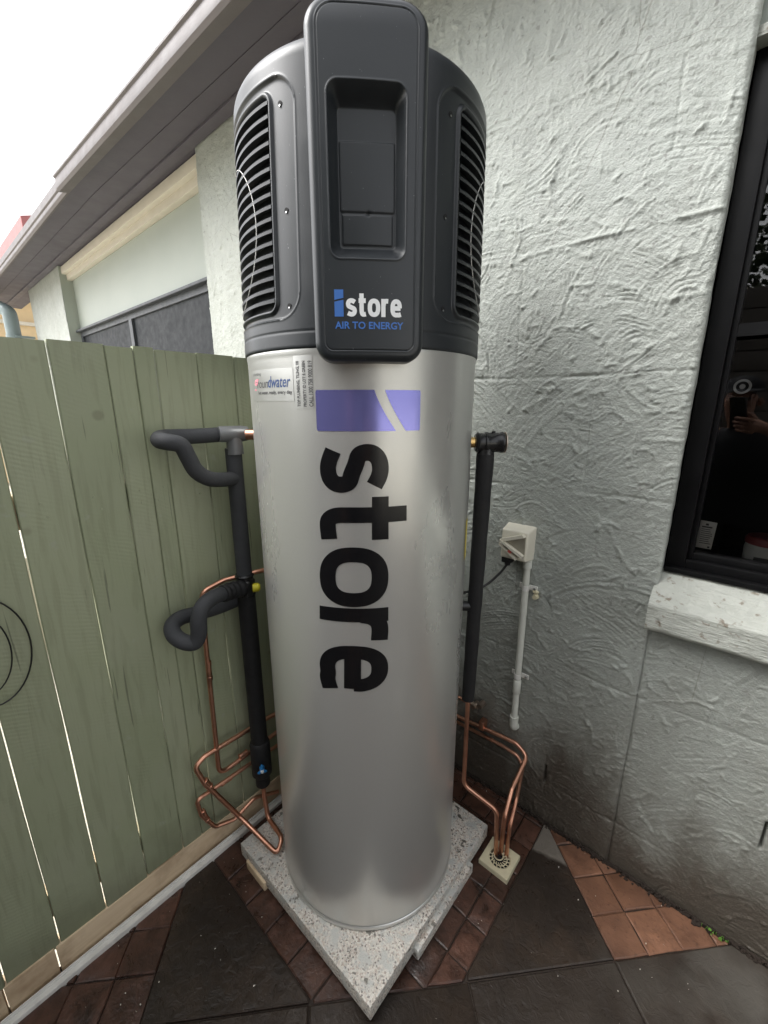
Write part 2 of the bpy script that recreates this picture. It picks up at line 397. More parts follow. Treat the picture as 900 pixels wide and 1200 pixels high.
# sight lines, used while laying out: a pixel of the photo on a plane of known place
_R = Vector((math.cos(YAW), math.sin(YAW), 0)); _F = Vector((-math.sin(YAW), math.cos(YAW), 0))
_fw = _F * math.cos(PITCH) - Vector((0, 0, 1)) * math.sin(PITCH); _up = _F * math.sin(PITCH) + Vector((0, 0, 1)) * math.cos(PITCH)
def ray(x, y): return (x - 450) * _R + FPX * _fw - (y - 600) * _up
def atX(x, y, X): r = ray(x, y); return CAM + r * ((X - CAM.x) / r.x)
def atY(x, y, Y): r = ray(x, y); return CAM + r * ((Y - CAM.y) / r.y)
def atZ(x, y, Z): r = ray(x, y); return CAM + r * ((Z - CAM.z) / r.z)

# ------------------------------------------------------------------ stucco height field
def vnoise(h, wd, cell, amp=1.):
    """smooth value noise, cell in samples"""
    gh, gw = int(h / cell) + 3, int(wd / cell) + 3; g = rng.standard_normal((gh, gw))
    yy = np.arange(h) / cell; xx = np.arange(wd) / cell; y0 = yy.astype(int); x0 = xx.astype(int); ty = yy - y0; tx = xx - x0
    ty = ty * ty * (3 - 2 * ty); tx = tx * tx * (3 - 2 * tx)
    a = g[y0][:, x0]; b = g[y0][:, x0 + 1]; c = g[y0 + 1][:, x0]; d = g[y0 + 1][:, x0 + 1]
    return amp * ((a * (1 - tx) + b * tx) * (1 - ty)[:, None] + (c * (1 - tx) + d * tx) * ty[:, None])
def stucco(x0, x1, z0, z1, res, dens=1., lumps=1.):
    wd, h = int((x1 - x0) / res) + 1, int((z1 - z0) / res) + 1
    xs = x0 + np.arange(wd) * res; zs = z0 + np.arange(h) * res; X, Z = np.meshgrid(xs, zs)
    H = vnoise(h, wd, .25 / res, .0016) + vnoise(h, wd, .06 / res, .0007)
    warp = vnoise(h, wd, .07 / res, .0022) + vnoise(h, wd, .018 / res, .0006)
    ragged = vnoise(h, wd, .012 / res, .5) + vnoise(h, wd, .03 / res, .5)
    area = (x1 - x0) * (z1 - z0)
    for k in range(int(240 * area * dens)):
        big = rng.random() < .4
        rad = rng.uniform(.14, .42) if big else rng.uniform(.05, .16); wb = rng.uniform(.05, .13) if big else rng.uniform(.03, .07)
        a0 = rng.choice([rng.uniform(.1, 1.4), rng.uniform(.8, 2.6), rng.uniform(0, 6.28)]); span = rng.uniform(.5, 1.5) if big else rng.uniform(.8, 2.2)
        px, pz = rng.uniform(x0, x1), rng.uniform(z0, z1); am = a0 + span / 2
        cx, cz = px - rad * math.cos(am), pz - rad * math.sin(am)
        ang = np.linspace(a0 - .1, a0 + span + .1, 12); ex = cx + (rad + wb) * np.cos(ang); ez = cz + (rad + wb) * np.sin(ang)
        ix = cx + (rad - wb) * np.cos(ang); iz = cz + (rad - wb) * np.sin(ang)
        i0 = max(0, int((min(ex.min(), ix.min()) - x0) / res)); i1 = min(wd, int((max(ex.max(), ix.max()) - x0) / res) + 1)
        j0 = max(0, int((min(ez.min(), iz.min()) - z0) / res)); j1 = min(h, int((max(ez.max(), iz.max()) - z0) / res) + 1)
        if i1 - i0 < 3 or j1 - j0 < 3: continue
        sl = (slice(j0, j1), slice(i0, i1)); dx = X[sl] - cx; dz = Z[sl] - cz
        r = np.hypot(dx, dz) + warp[sl]; th = np.mod(np.arctan2(dz, dx) - a0, 2 * np.pi); t = (r - rad) / wb
        n1 = rng.standard_normal(64) * .6 + np.where(np.arange(64) % 2, 1, -1) * rng.uniform(.3, .9); f = (t + 1) * (wb / rng.uniform(.0038, .0062)); fi = np.clip(f.astype(int), 0, 62); fr = np.clip(f - fi, 0, 1); fr = fr * fr * (3 - 2 * fr)
        prof = n1[fi] * (1 - fr) + n1[fi + 1] * fr
        m = np.clip((.5 - np.abs(t)) * 5 + ragged[sl] * .5, 0, 1) * np.clip(th * 5 + ragged[sl] * .3, 0, 1) * np.clip((span - th) * 5 + ragged[sl] * .4, 0, 1)
        m = m * m * (3 - 2 * m)
        amp = rng.uniform(.00025, .00115)
        lip = np.exp(-((np.abs(t) - .46) / .06) ** 2) * rng.uniform(0, .0016) * np.clip(1 + ragged[sl], 0, 1.6)
        H[sl] = H[sl] * (1 - .6 * m) + m * (prof * amp * np.clip(1 + .7 * ragged[sl], 0, 1.8) + rng.uniform(-.0006, .001)) + lip * (th < span)
    for k in range(int(230 * area * lumps)):
        px, pz = rng.uniform(x0, x1), rng.uniform(z0, z1); n = rng.integers(1, 4) if rng.random() < .8 else rng.integers(4, 11); d = rng.uniform(0, 6.28)
        for q in range(n):
            rr = rng.uniform(.003, .009); L = 3 * rr; i0 = max(0, int((px - L - x0) / res)); i1 = min(wd, int((px + L - x0) / res) + 1); j0 = max(0, int((pz - L - z0) / res)); j1 = min(h, int((pz + L - z0) / res) + 1)
            if i1 > i0 and j1 > j0:
                sl = (slice(j0, j1), slice(i0, i1)); dx = (X[sl] - px) * math.cos(d) + (Z[sl] - pz) * math.sin(d); dz = -(X[sl] - px) * math.sin(d) + (Z[sl] - pz) * math.cos(d)
                H[sl] += rng.uniform(.0008, .0032) * np.exp(-((dx / (rr * 1.3)) ** 2 + (dz / (rr * .7)) ** 2) ** 1.4)
            px += math.cos(d) * rr * rng.uniform(1., 2.4); pz += math.sin(d) * rr * rng.uniform(1., 2.4); d += rng.uniform(-.7, .7)
    H += vnoise(h, wd, max(1.2, .0045 / res), .00030) * np.clip(1 + vnoise(h, wd, .05 / res, .8), .1, 2.4) + vnoise(h, wd, .011 / res, .0003)
    return X, Z, H

# ==================================================================================================
#  SETTING: ground
# ==================================================================================================
g = MB(); g.add([(-600, -600, -.05), (600, -600, -.05), (600, 600, -.05), (-600, 600, -.05)], [(0, 1, 2, 3)])
setp(g.build('ground', M['outer'], smooth=0), kind='structure')
g = MB(); g.box(-1.115, 4.0, -4.0, 1.30, -.046, -.0065)
paving = g.build('paving', M['soil'], smooth=0); setp(paving, kind='structure')

E1 = np.array((.680, .733)); E2 = np.array((-.733, .680)); O = np.array((-.043, .958)); P4 = .3915
def st(s_, t_): return O + E1 * s_ + E2 * t_
def clip_poly(P, a, b):   # keep left of a->b
    out = []; n = len(P); e = b - a
    side = lambda p: e[0] * (p[1] - a[1]) - e[1] * (p[0] - a[0])
    for i in range(n):
        p, q = P[i], P[(i + 1) % n]; sp, sq = side(p), side(q)
        if sp >= 0: out.append(p)
        if (sp > 0 > sq) or (sp < 0 < sq): out.append(p + (q - p) * (sp / (sp - sq)))
    return out
def clip(P, planes):
    for a, b in planes:
        P = clip_poly(P, np.array(a, float), np.array(b, float))
        if len(P) < 3: return None
    P = np.array(P)
    keep = [i for i in range(len(P)) if np.linalg.norm(P[i] - P[i - 1]) > .004]
    P = P[keep]
    if len(P) < 3: return None
    A = .5 * abs(sum(P[i][0] * P[(i + 1) % len(P)][1] - P[(i + 1) % len(P)][0] * P[i][1] for i in range(len(P))))
    return P if A > .0004 else None
FENCE_L = [((-1.075, 2), (-1.075, -4))]; WALL_L = [((4, 1.205), (-4, 1.205))]
BOUND = [((-1.075, 1.2), (-1.075, -4)), ((4, 1.2), (-4, 1.2)), ((2.5, -4), (2.5, 2)), ((-2, -2.6), (3, -2.6))]
def paver(name, P, m, top, bev, gap):
    P = clip(list(P), BOUND)
    if P is None: return
    Q = inset(P, gap)
    if len(Q) < 3: return
    if name == 'paving_brick':          # hand-cut, uneven edges
        W = []
        for i in range(len(Q)):
            a, b = Q[i], Q[(i + 1) % len(Q)]; L = float(np.linalg.norm(b - a)); nn = np.array((-(b - a)[1], (b - a)[0])) / (L + 1e-9)
            W.append(a + np.array((random.uniform(-.0012, .0012), random.uniform(-.0012, .0012))))
            if L > .04: W.append(a + (b - a) * random.uniform(.35, .65) + nn * random.uniform(-.0016, .0016))
        Q = W
    dz = random.uniform(-.0025, .0015) if name == 'paving_brick' else random.uniform(-.001, .001)
    MB_ = MB().prism([tuple(q) for q in Q], -.04, top + dz, bev)
    MB_.v = [(x, y, z + (random.uniform(-.0012, .0012) if z > 0 - .01 else 0)) for x, y, z in MB_.v]
    o = MB_.build(name, m, paving, smooth=25); return o
# the big square slabs: joint line t=0, square nodes every .3915 m along it
for i in range(-6, 8):
    for j in range(-8, 3):
        cell = [st(i * P4, j * P4), st((i + 1) * P4, j * P4), st((i + 1) * P4, (j + 1) * P4), st(i * P4, (j + 1) * P4)]
        A = None
        if j < 0: A = cell
        if j < 0 and i == 1: A = None
        if j == 0 and i == -1: A = clip(cell, [((-.318, 3), (-.318, -3))][::-1] and [((-.318, -3), (-.318, 3))][::-1]) if False else clip(cell, [((-.318, 3), (-.318, -3))])
        if j == 0 and i == -3: A = clip(cell, [((3, .392), (-3, .392))])
        if A is not None and j == 0 and i == -1: A = clip(cell, [((-.318, -3), (-.318, 3))][0:1]) if False else A
        if A is not None:
            if j == 0 and i == -1:
                # keep the part right of x = -.318
                A = [np.array(p) for p in cell]; A = clip(A, [((-.318, 3), (-.318, -3))])
            paver('slate_paver', A, M['slate'], 0.0, .003, .0022)
PS = P4 / 4
def sett_field(name_m, i0, i1, j0, j1, planes, s0=0, t0=0):
    for i in range(i0, i1):
        for j in range(j0, j1):
            cell = [st(s0 + i * PS, t0 + j * PS), st(s0 + (i + 1) * PS, t0 + j * PS), st(s0 + (i + 1) * PS, t0 + (j + 1) * PS), st(s0 + i * PS, t0 + (j + 1) * PS)]
            A = clip(cell, planes) if planes else cell
            if A is not None: paver('paving_brick', A, M[name_m], -.001, .003, .0014)
sett_field('sett_dry', 0, 8, 0, 5, None)                       # right of the dark half slab, up to the wall
sett_field('sett_dry', 4, 8, -4, 0, None)
sett_field('sett', -26, -12, 0, 10, None)                       # left, up to the kerb
# grid square to the walls round the heater base
for i in range(-2, 8):
    for j in range(0, 9):
        xa = -1.07 + i * .0985; ya = .392 + j * .0985
        cell = [np.array(q) for q in ((xa, ya), (xa + .0985, ya), (xa + .0985, ya + .0985), (xa, ya + .0985))]
        A = clip(cell, [((3, 0), (3, 1))][:0] + [((-.318, -3), (-.318, 3))])
        if A is None: continue
        a, b = st(-9, 0), st(9, 0)
        A = clip(list(A), [(tuple(a), tuple(b))])
        if A is None: continue
        c = np.mean(A, 0)
        paver('paving_brick', A, M['sett'], -.001, .003, .0016)

# ==================================================================================================
#  HOUSE (wall, windows, eaves)
# ==================================================================================================
WY = 1.215
house = thing('house', (0, WY, 0), 'pale sage-green rendered house wall with deep eaves running along the back and right', 'house')
def wall_piece(x0, x1, z0, z1, res, dens=1., lumps=1., extra=None, cut=None, name='rendered_wall'):
    X, Z, H = stucco(x0, x1, z0, z1, res, dens, lumps)
    if extra: H = extra(X, Z, H)
    keep = None
    if cut:
        cx = (X[:-1, :-1] + X[1:, 1:]) / 2; cz = (Z[:-1, :-1] + Z[1:, 1:]) / 2; keep = ~((cx > cut[0]) & (cz > cut[1]))
    return grid_obj(name, X, WY - H, Z, M['render'], house, keep)
def near_extra(X, Z, H):
    h, wd = X.shape
    wob = vnoise(h, wd, 60, .004)
    for zj, a in ((2.112, .0030), (1.792, .0036), (1.47, -.0030), (1.155, -.0026), (.60, -.0022), (.15, -.0040)):
        H = H + a * np.exp(-((Z + wob - zj) / .0045) ** 2) * np.clip(vnoise(h, wd, 40, .8) + .7, 0, 1.5)
    for xj, za, zb in ((-.232, 1.93, 2.1), (-.34, .10, .26), (-.55, 1.5, 1.78), (-.33, 1.16, 1.46)):
        H = H - .0022 * np.exp(-((X + wob * .6 - xj) / .003) ** 2) * (Z > za) * (Z < zb)
    # movement joint below the window corner: a narrow dark groove
    H = H - .011 * np.exp(-((X + wob * .25 + .121) / .0026) ** 4) * (Z < .815)
    # weep holes
    for xj, za, zb in ((-.339, .145, .222), (.186, .315, .405)):
        H = np.where((np.abs(X - xj) < .0035) & (Z > za) & (Z < zb), -.035, H)
    # rounded arris at the window opening
    ed = np.clip((X + .128) / .010, 0, 1); ed = np.where(Z > .80, ed, 0) * (Z > .90)
    H = H - ed ** 2 * .007
    # under the sill the render was trowelled flatter
    fl = ((X > -.118) & (Z < .85)); H = np.where(fl, H * .75 - .003, H)
    return H
wall_piece(-1.45, .95, -.06, 2.64, .003, 1.0, 1.0, near_extra, (-.1185, .905))
wall_piece(-2.312, -1.443, .8, 2.64, .007, .8, .8)
wall_piece(-6.35, -5.04, .8, 2.64, .012, .6, .6)
mb = MB(); mb.box(.951, 4.0, WY - .002, WY + .1, -.06, .94); mb.box(2.6, 4.0, WY - .001, WY + .1, .94, 2.64)
mb.box(-6.35, -1.44, WY + .012, WY + .10, -.06, .85); mb.build('plain_wall', M['render'], house, smooth=0)
# masonry behind (keeps light out), reveals
for q in ((-1.45, -.128, WY + .03, WY + .14, -.06, 2.64), (-.128, .95, WY + .036, WY + .14, -.06, .90), (-2.305, -1.45, WY + .012, WY + .14, .85, 2.64), (-6.35, -5.047, WY + .012, WY + .14, .85, 2.64)):
    MB().box(*q).build('masonry', M['render'], house, smooth=0)
# wall returns at the openings, rough like the face
n = 560; zs = np.linspace(.90, 2.64, n); dep = np.linspace(0, 1, 14)
ZZ, DD = np.meshgrid(zs, dep, indexing='ij'); xr = vnoise(n, 14, 8, .0004) + vnoise(n, 14, 30, .0006)
grid_obj('window_reveal', -.1195 + xr * (.3 + DD), WY + .006 + DD * .05, ZZ, M['render'], house)
for q in ((-5.055, -5.043), (-2.309, -2.300)):
    MB().box(*q, WY + .002, WY + .115, .85, 2.63).build('bay_reveal', M['smooth'], house, smooth=0)
# smooth sheet panels above the windows
mb = MB(); mb.box(-5.05, -2.30, WY + .10, WY + .13, 2.085, 2.64); mb.build('panel_above_window', M['smooth'], house, smooth=0)
mb = MB(); mb.box(-.125, 2.6, WY + .034, WY + .07, 2.10, 2.64); mb.build('panel_above_window', M['smooth'], house, smooth=0)
mb = MB(); mb.box(-.122, 2.6, WY + .016, WY + .062, 2.083, 2.103, .004); mb.build('lintel_trim', M['sill'], house)
# cream timber moulding at the head of the far bay
mb = MB(); mb.box(-5.04, -2.312, WY + .02, WY + .10, 2.565, 2.625, .006); mb.box(-5.04, -2.312, WY + .055, WY + .10, 2.52, 2.566, .006); mb.build('cornice_trim', M['cream'], house)
# far window
fw_ = MB(); fx0, fx1, fy = -5.03, -2.312, WY + .09
fw_.box(fx0, fx1, fy, fy + .04, 2.03, 2.072); fw_.box(fx0, fx0 + .05, fy, fy + .04, 1.0, 2.03); fw_.box(fx1 - .02, fx1, fy, fy + .04, 1.0, 2.03); fw_.box(-3.75, -3.69, fy - .004, fy + .04, 1.0, 2.03)
far = fw_.build('window', M['graytrim'], house, smooth=0, label='wide dark sliding window of the far bay above the fence')
for a, b in ((fx0 + .05, -3.75), (-3.69, fx1 - .02)):
    mb = MB(); mb.box(a, b, fy + .014, fy + .02, 1.0, 2.03); mb.build('flyscreen', M['screen'], far, smooth=0)
mb = MB(); mb.box(fx0 - .01, fx1, fy - .035, fy, 2.068, 2.086, .003); mb.build('head_flashing', M['graytrim'], far)
# near window -------------------------------------------------------------------------------------
nx0, nx1, ny = -.1165, 2.6, WY + .055
win = MB(); win.box(nx0, nx0 + .042, ny, ny + .06, .985, 2.083, .003); win.box(nx0 + .042, nx1, ny + .001, ny + .06, .985, 1.008, .002); win.box(nx0 + .042, nx1, ny + .001, ny + .06, 2.045, 2.083, .003)
win = win.build('window', M['frame'], house, label='black framed window beside the heater, dark inside')
mb = MB(); mb.box(-.116, nx1, ny - .018, ny + .02, .972, .985, .002); mb.build('sill_track', M['frame'], win)
mb = MB(); x0, x1 = nx0 + .042, 1.0
mb.box(x0, x0 + .012, ny + .014, ny + .05, 1.008, 2.045, .002); mb.box(x0 + .012, x1, ny + .014, ny + .05, 1.008, 1.026, .002); mb.box(x0 + .012, x1, ny + .016, ny + .027, 1.545, 1.572); mb.box(x0 + .012, x1, ny + .014, ny + .05, 2.02, 2.045, .002); mb.box(x1, x1 + .05, ny + .01, ny + .052, 1.008, 2.045, .003)
mb.build('sash', M['frame'], win)
for z0, z1 in ((1.026, 1.538), (1.572, 2.02)):
    mb = MB(); mb.add([(x0 + .012, ny + .0285, z0), (x1, ny + .0685, z0), (x1, ny + .0685, z1), (x0 + .012, ny + .0285, z1)], [(0, 1, 2, 3)]); mb.build('pane', M['glass'], win, smooth=0)
mb = MB(); mb.box(1.05, 2.6, ny + .03, ny + .035, 1.008, 2.045); mb.build('pane', M['frame'], win, smooth=0)
# white sticker with small print and round badge stuck inside the glass
sy = ny + .0335
mb = MB(); mb.add([(-.0635, sy, 1.037), (-.030, sy, 1.037), (-.028, sy, 1.108), (-.0615, sy, 1.110)], [(0, 1, 2, 3)]); lab = mb.build('window_sticker', M['white_card'], win, smooth=0)
mb = MB(); mb.box(-.050, -.044, sy - .0004, sy - .0002, 1.098, 1.103)
for i, zz in enumerate(np.linspace(1.092, 1.05, 9)): mb.box(-.057, -.036 + .003 * math.sin(i * 5), sy - .0004, sy - .0002, zz, zz + (.0035 if i == 0 else .0016))
mb.box(-.0385, -.034, sy - .0004, sy - .0002, 1.0395, 1.044)
mb.build('sticker_print', M['print_grey'], win, smooth=0)
c = atY(870, 453, sy)
mb = MB()
for ra, rb in ((.0115, .0165), (.0, .0055)):
    N = 28; vs = []; fs = []
    for i in range(N):
        a = 2 * math.pi * i / N; vs += [(c.x + ra * math.cos(a), sy, c.z + ra * math.sin(a)), (c.x + rb * math.cos(a), sy, c.z + rb * math.sin(a))]
    for i in range(N): j = (i + 1) % N; fs.append((2 * i, 2 * i + 1, 2 * j + 1, 2 * j))
    mb.add(vs, fs)
mb.build('round_badge', m_simple('badge_white', (.45, .46, .45), .5), win, smooth=0)
# room behind the glass
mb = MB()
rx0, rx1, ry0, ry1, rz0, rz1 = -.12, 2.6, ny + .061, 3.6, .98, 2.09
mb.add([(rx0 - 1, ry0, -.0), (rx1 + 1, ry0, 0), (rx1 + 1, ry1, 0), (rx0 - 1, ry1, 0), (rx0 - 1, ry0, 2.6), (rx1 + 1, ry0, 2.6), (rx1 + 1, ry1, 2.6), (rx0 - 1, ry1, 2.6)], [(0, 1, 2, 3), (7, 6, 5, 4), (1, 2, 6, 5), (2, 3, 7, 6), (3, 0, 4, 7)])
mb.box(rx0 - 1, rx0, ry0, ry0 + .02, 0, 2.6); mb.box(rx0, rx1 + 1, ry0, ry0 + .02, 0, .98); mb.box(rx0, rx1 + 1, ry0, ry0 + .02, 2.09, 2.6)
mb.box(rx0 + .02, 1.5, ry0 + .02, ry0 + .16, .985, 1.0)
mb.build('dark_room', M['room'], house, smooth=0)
# sill: sloped, rough painted block
n1, n2 = 420, 60
xs = np.linspace(-.127, 1.0, n1); prof = np.array([(WY + .055, .972), (1.172, .912), (1.165, .904), (1.164, .842), (1.170, .834), (WY + .01, .818)])
seg = [0]; [seg.append(seg[-1] + np.linalg.norm(prof[i + 1] - prof[i])) for i in range(len(prof) - 1)]
tt = np.linspace(0, seg[-1], n2); py = np.interp(tt, seg, prof[:, 0]); pz = np.interp(tt, seg, prof[:, 1])
XX, _ = np.meshgrid(xs, tt, indexing='ij'); rough = vnoise(n1, n2, 5, .0009) + vnoise(n1, n2, 16, .0016) + vnoise(n1, n2, 60, .0015)
YY = py[None, :] - rough * .8; ZZ = pz[None, :] + rough * .8
sill = grid_obj('window_sill', XX, YY, ZZ, M['sill'], house, sharp=60)
mb = MB(); mb.prism([(1.166, 0), (WY + .055, 0), (WY + .055, 1), (1.166, 1)], 0, 1) if False else None
mb = MB(); mb.add([(-.126, a, b) for a, b in ((WY + .054, .970), (1.173, .911), (1.167, .903), (1.166, .843), (1.172, .836), (WY + .01, .820))] + [], [(0, 1, 2, 3, 4, 5)]); mb.build('sill_end', M['sill'], house, smooth=0)

# eaves -------------------------------------------------------------------------------------------
FY = .914
EX = [(-7.6, 0), (-3.195, 0), (-.4, .078), (4, .078)]      # the eave line runs slightly out of true
def eave_run(P, x0, x1, name, m, label=None):
    """profile P (y, z) swept along the eave between x0 and x1"""
    stn = [x0] + [x for x, _ in EX if x0 < x < x1] + [x1]; n = len(P); vs = []
    for x in stn:
        off = float(np.interp(x, [a for a, _ in EX], [b for _, b in EX])); vs += [(x, a + off, b) for a, b in P]
    fs = [tuple(range(n)), tuple(range(len(stn) * n - 1, (len(stn) - 1) * n - 1, -1))]
    for k in range(len(stn) - 1): fs += [(k * n + i, k * n + (i + 1) % n, (k + 1) * n + (i + 1) % n, (k + 1) * n + i) for i in range(n)]
    return MB().add(vs, fs).build(name, m, house, smooth=30, label=label)
mb = MB(); mb.box(-7.6, 4, FY + .06, WY + .13, 2.6325, 2.645); mb.build('soffit', M['soffit'], house, smooth=0)
eave_run([(FY + .003, 2.632), (FY + .075, 2.632), (FY + .075, 2.644), (FY + .003, 2.644)], -7.6, 4, 'soffit_edge', M['soffit'])
mb = MB(); mb.box(-7.6, 4, 1.155, WY - .008, 2.620, 2.6318, .002); mb.build('soffit_batten', M['soffit'], house)
eave_run([(1.03, 2.629), (1.038, 2.629), (1.038, 2.6319), (1.03, 2.6319)], -7.6, 4, 'soffit_batten', M['soffit'])
eave_run([(FY - .012, 2.614), (FY + .003, 2.614), (FY + .003, 2.72), (FY - .012, 2.72)], -7.6, 4, 'fascia', M['gutter'])
def gprof(y_out, zb, zt):
    return [(FY - .014, zt + .02), (FY - .014, zb + .018), (FY - .025, zb), (y_out + .012, zb - .012), (y_out + .002, zb + .0), (y_out, zb + .012), (y_out + .004, zt - .012), (y_out - .004, zt - .006), (y_out - .004, zt + .002), (y_out + .004, zt + .003), (y_out + .007, zt - .004), (y_out + .012, zb + .012), (FY - .03, zb + .012), (FY - .018, zt + .018)]
eave_run(gprof(.826, 2.578, 2.640), -3.19, 4, 'gutter', M['gutter'], 'weathered gutter ending short above the far bay')
eave_run(gprof(.868, 2.590, 2.628), -7.6, -3.20, 'gutter', M['gutter'], 'lower far length of gutter beyond the break')
roof = MB(); roof.add([(-7.6, .93, 2.70), (4, .99, 2.70), (4, 5.0, 4.2), (-7.6, 5.0, 4.2), (-7.6, .93, 2.66), (4, .99, 2.66), (4, 5.0, 4.17), (-7.6, 5.0, 4.17)], [(0, 1, 2, 3), (7, 6, 5, 4), (0, 4, 5, 1)])
roof = roof.build('roof', M['rooftile'], house, smooth=0)
# downpipe at the far corner
dp = thing('downpipe', (-6.42, 1.13, 0), 'grey-green round downpipe at the far corner of the house behind the fence', 'downpipe')
mb = MB(); mb.tube(fillet([(-6.72, .89, 2.60), (-6.70, .90, 2.52), (-6.46, 1.03, 2.40), (-6.46, 1.03, 1.0), (-6.46, 1.03, 0)], .06), .068, 20); mb.build('pipe', M['downpipe'], dp)
mb = MB(); mb.tube([(-6.46, 1.03, 2.16), (-6.46, 1.03, 2.12)], .074, 20); mb.box(-6.47, -6.36, 1.03, 1.20, 2.13, 2.15); mb.build('bracket', M['downpipe'], dp)

# neighbour house far left
nb = thing('neighbour_house', (-11, 1.5, 0), 'cream neighbouring house with a dull red roof beyond the far corner', 'house')
mb = MB(); mb.box(-16, -10.2, 1.05, 8, 0, 3.3); mb.build('wall', M['creamwall'], nb, smooth=0)
mb = MB(); mb.box(-16.3, -9.8, .9, 8, 3.3, 3.42); mb.build('soffit', M['cream'], nb, smooth=0)
mb = MB(); mb.box(-10.2, -10.15, 1.05, 8, 2.78, 2.84); mb.build('trim', M['cream'], nb, smooth=0)
mb = MB(); mb.add([(-16.6, 1.93, 4.40), (-9.6, 1.93, 4.40), (-9.6, 8, 6.3), (-16.6, 8, 6.3), (-16.6, 1.93, 3.5), (-9.6, 1.93, 3.5), (-9.6, 8, 3.5), (-16.6, 8, 3.5)], [(0, 1, 2, 3), (0, 4, 5, 1), (1, 5, 6, 2), (2, 6, 7, 3), (3, 7, 4, 0)])
mb.build('roof', M['redroof'], nb, smooth=0)

# ==================================================================================================
#  FENCE
# ==================================================================================================
FX = -1.09
fence = thing('timber_fence', (FX, 0, 0), 'olive-green painted timber paling fence on the left, light showing through its gaps', 'fence')
bounds = [.018 + k * .1015 for k in range(-32, 12)]
bounds = [b for b in bounds if b < 1.2]
bounds += [.379]; bounds.sort(); bounds = bounds + [1.205]
for i in range(len(bounds) - 1):
    a, b = bounds[i], bounds[i + 1]
    if b - a < .02: continue
    gp = .0012 if abs(b - .379) < 1e-4 else random.uniform(.0011, .0024)
    top = 1.522 + random.uniform(-.003, .003); bot = .085 + random.choice([0, 0, .006, -.008, .012])
    y0, y1 = a + gp / 2, b - gp; th = .014 + random.uniform(-.001, .002)
    nz = 14; vs = []; ph = random.uniform(0, 6); lean = random.uniform(-.0012, .0012)
    for k in range(nz + 1):
        z = bot + (top - bot) * k / nz; wv = .0013 * math.sin(z * 3 + ph); e = .0007 * math.sin(z * 11 + ph * 3)
        c_ = .002; xf = FX + .0 + wv
        vs += [(xf, y0 + c_ + e, z), (xf, y1 - c_ + e + lean, z), (xf - c_, y1 + e + lean, z), (xf - th, y1 + e + lean, z), (xf - th, y0 + e, z), (xf - c_, y0 + e, z)]
    fs = [tuple(range(5, -1, -1)), tuple(nz * 6 + q for q in range(6))]
    for k in range(nz):
        for q in range(6): p = (q + 1) % 6; fs.append((k * 6 + q, k * 6 + p, (k + 1) * 6 + p, (k + 1) * 6 + q))
    o = MB().add(vs, fs).build('paling', M['olive'], fence, smooth=30)
for z in (.20, 1.18):
    mb = MB(); mb.box(FX - .055, FX - .018, -3.2, 1.2, z - .036, z + .036); mb.build('rail', M['timber'], fence, smooth=0)
for y in (-2.6, -.62, 1.16):
    mb = MB(); mb.box(FX - .15, FX - .056, y - .045, y + .045, 0, 1.5); mb.build('post', M['timber'], fence, smooth=0)
for a, b in ((-3.2, -1.5), (-1.497, -.093), (-.090, .005), (.008, .70), (.703, 1.2)):
    dz = random.uniform(-.004, .004); dx = random.uniform(0, .004)
    mb = MB(); mb.box(FX - .03, FX - .004 + dx + .006, a, b, -.012, .094 + dz, .003); mb.build('base_board', M['timber'], fence)
# nail heads
nh = None
for i in range(len(bounds) - 1):
    if bounds[i] < -.4: continue
    for z in (1.165, 1.195):
        y = (bounds[i] + bounds[i + 1]) / 2 + random.uniform(-.02, .02)
        if nh is None:
            mb = MB(); mb.tube([(FX - .002, y, z), (FX + .0018, y, z)], .0028, 8); nh = mb.build('nail', M['olive'], fence); n0 = Vector((FX, y, z))
        else:
            o = nh.copy(); COL.objects.link(o); o.location = nh.location + Vector((0, y - n0.y, z - n0.z))
st_ = MB(); st_.box(-1.0745, -1.060, -3.2, 1.19, -.014, .012, .002); st_.box(-1.0765, -1.0745, -3.2, 1.19, .0, .022)
strip = st_.build('metal_edging', M['gal']); setp(strip, 'long pale metal edging strip along the foot of the green fence', 'edging strip')
# pale wall added beyond the fence so that the gaps look bright
mb = MB(); mb.box(-3.1, -3.0, -5, 1.1, -.05, .55, .01)
setp(mb.build('added_pale_wall', M['outer']), 'low pale wall added on the other side of the fence to brighten its gaps', 'garden wall')
# cord loop hanging on fence
cl = []
for k in range(40):
    a = 2 * math.pi * k / 40; cl.append((FX + .012 + .006 * math.sin(a * 2), .030 + .064 * math.cos(a), .912 + .118 * math.sin(a)))
cl2 = [(FX + .016, .012 + .050 * math.cos(2 * math.pi * k / 40), .915 + .092 * math.sin(2 * math.pi * k / 40)) for k in range(40)]
mb = MB(); mb.tube(cl, .0016, 8, closed=True); mb.tube(cl2, .0014, 8, closed=True)
setp(mb.build('wire_coil', M['rubber']), 'thin black wire coiled in two loops against the green palings at far left', 'wire')

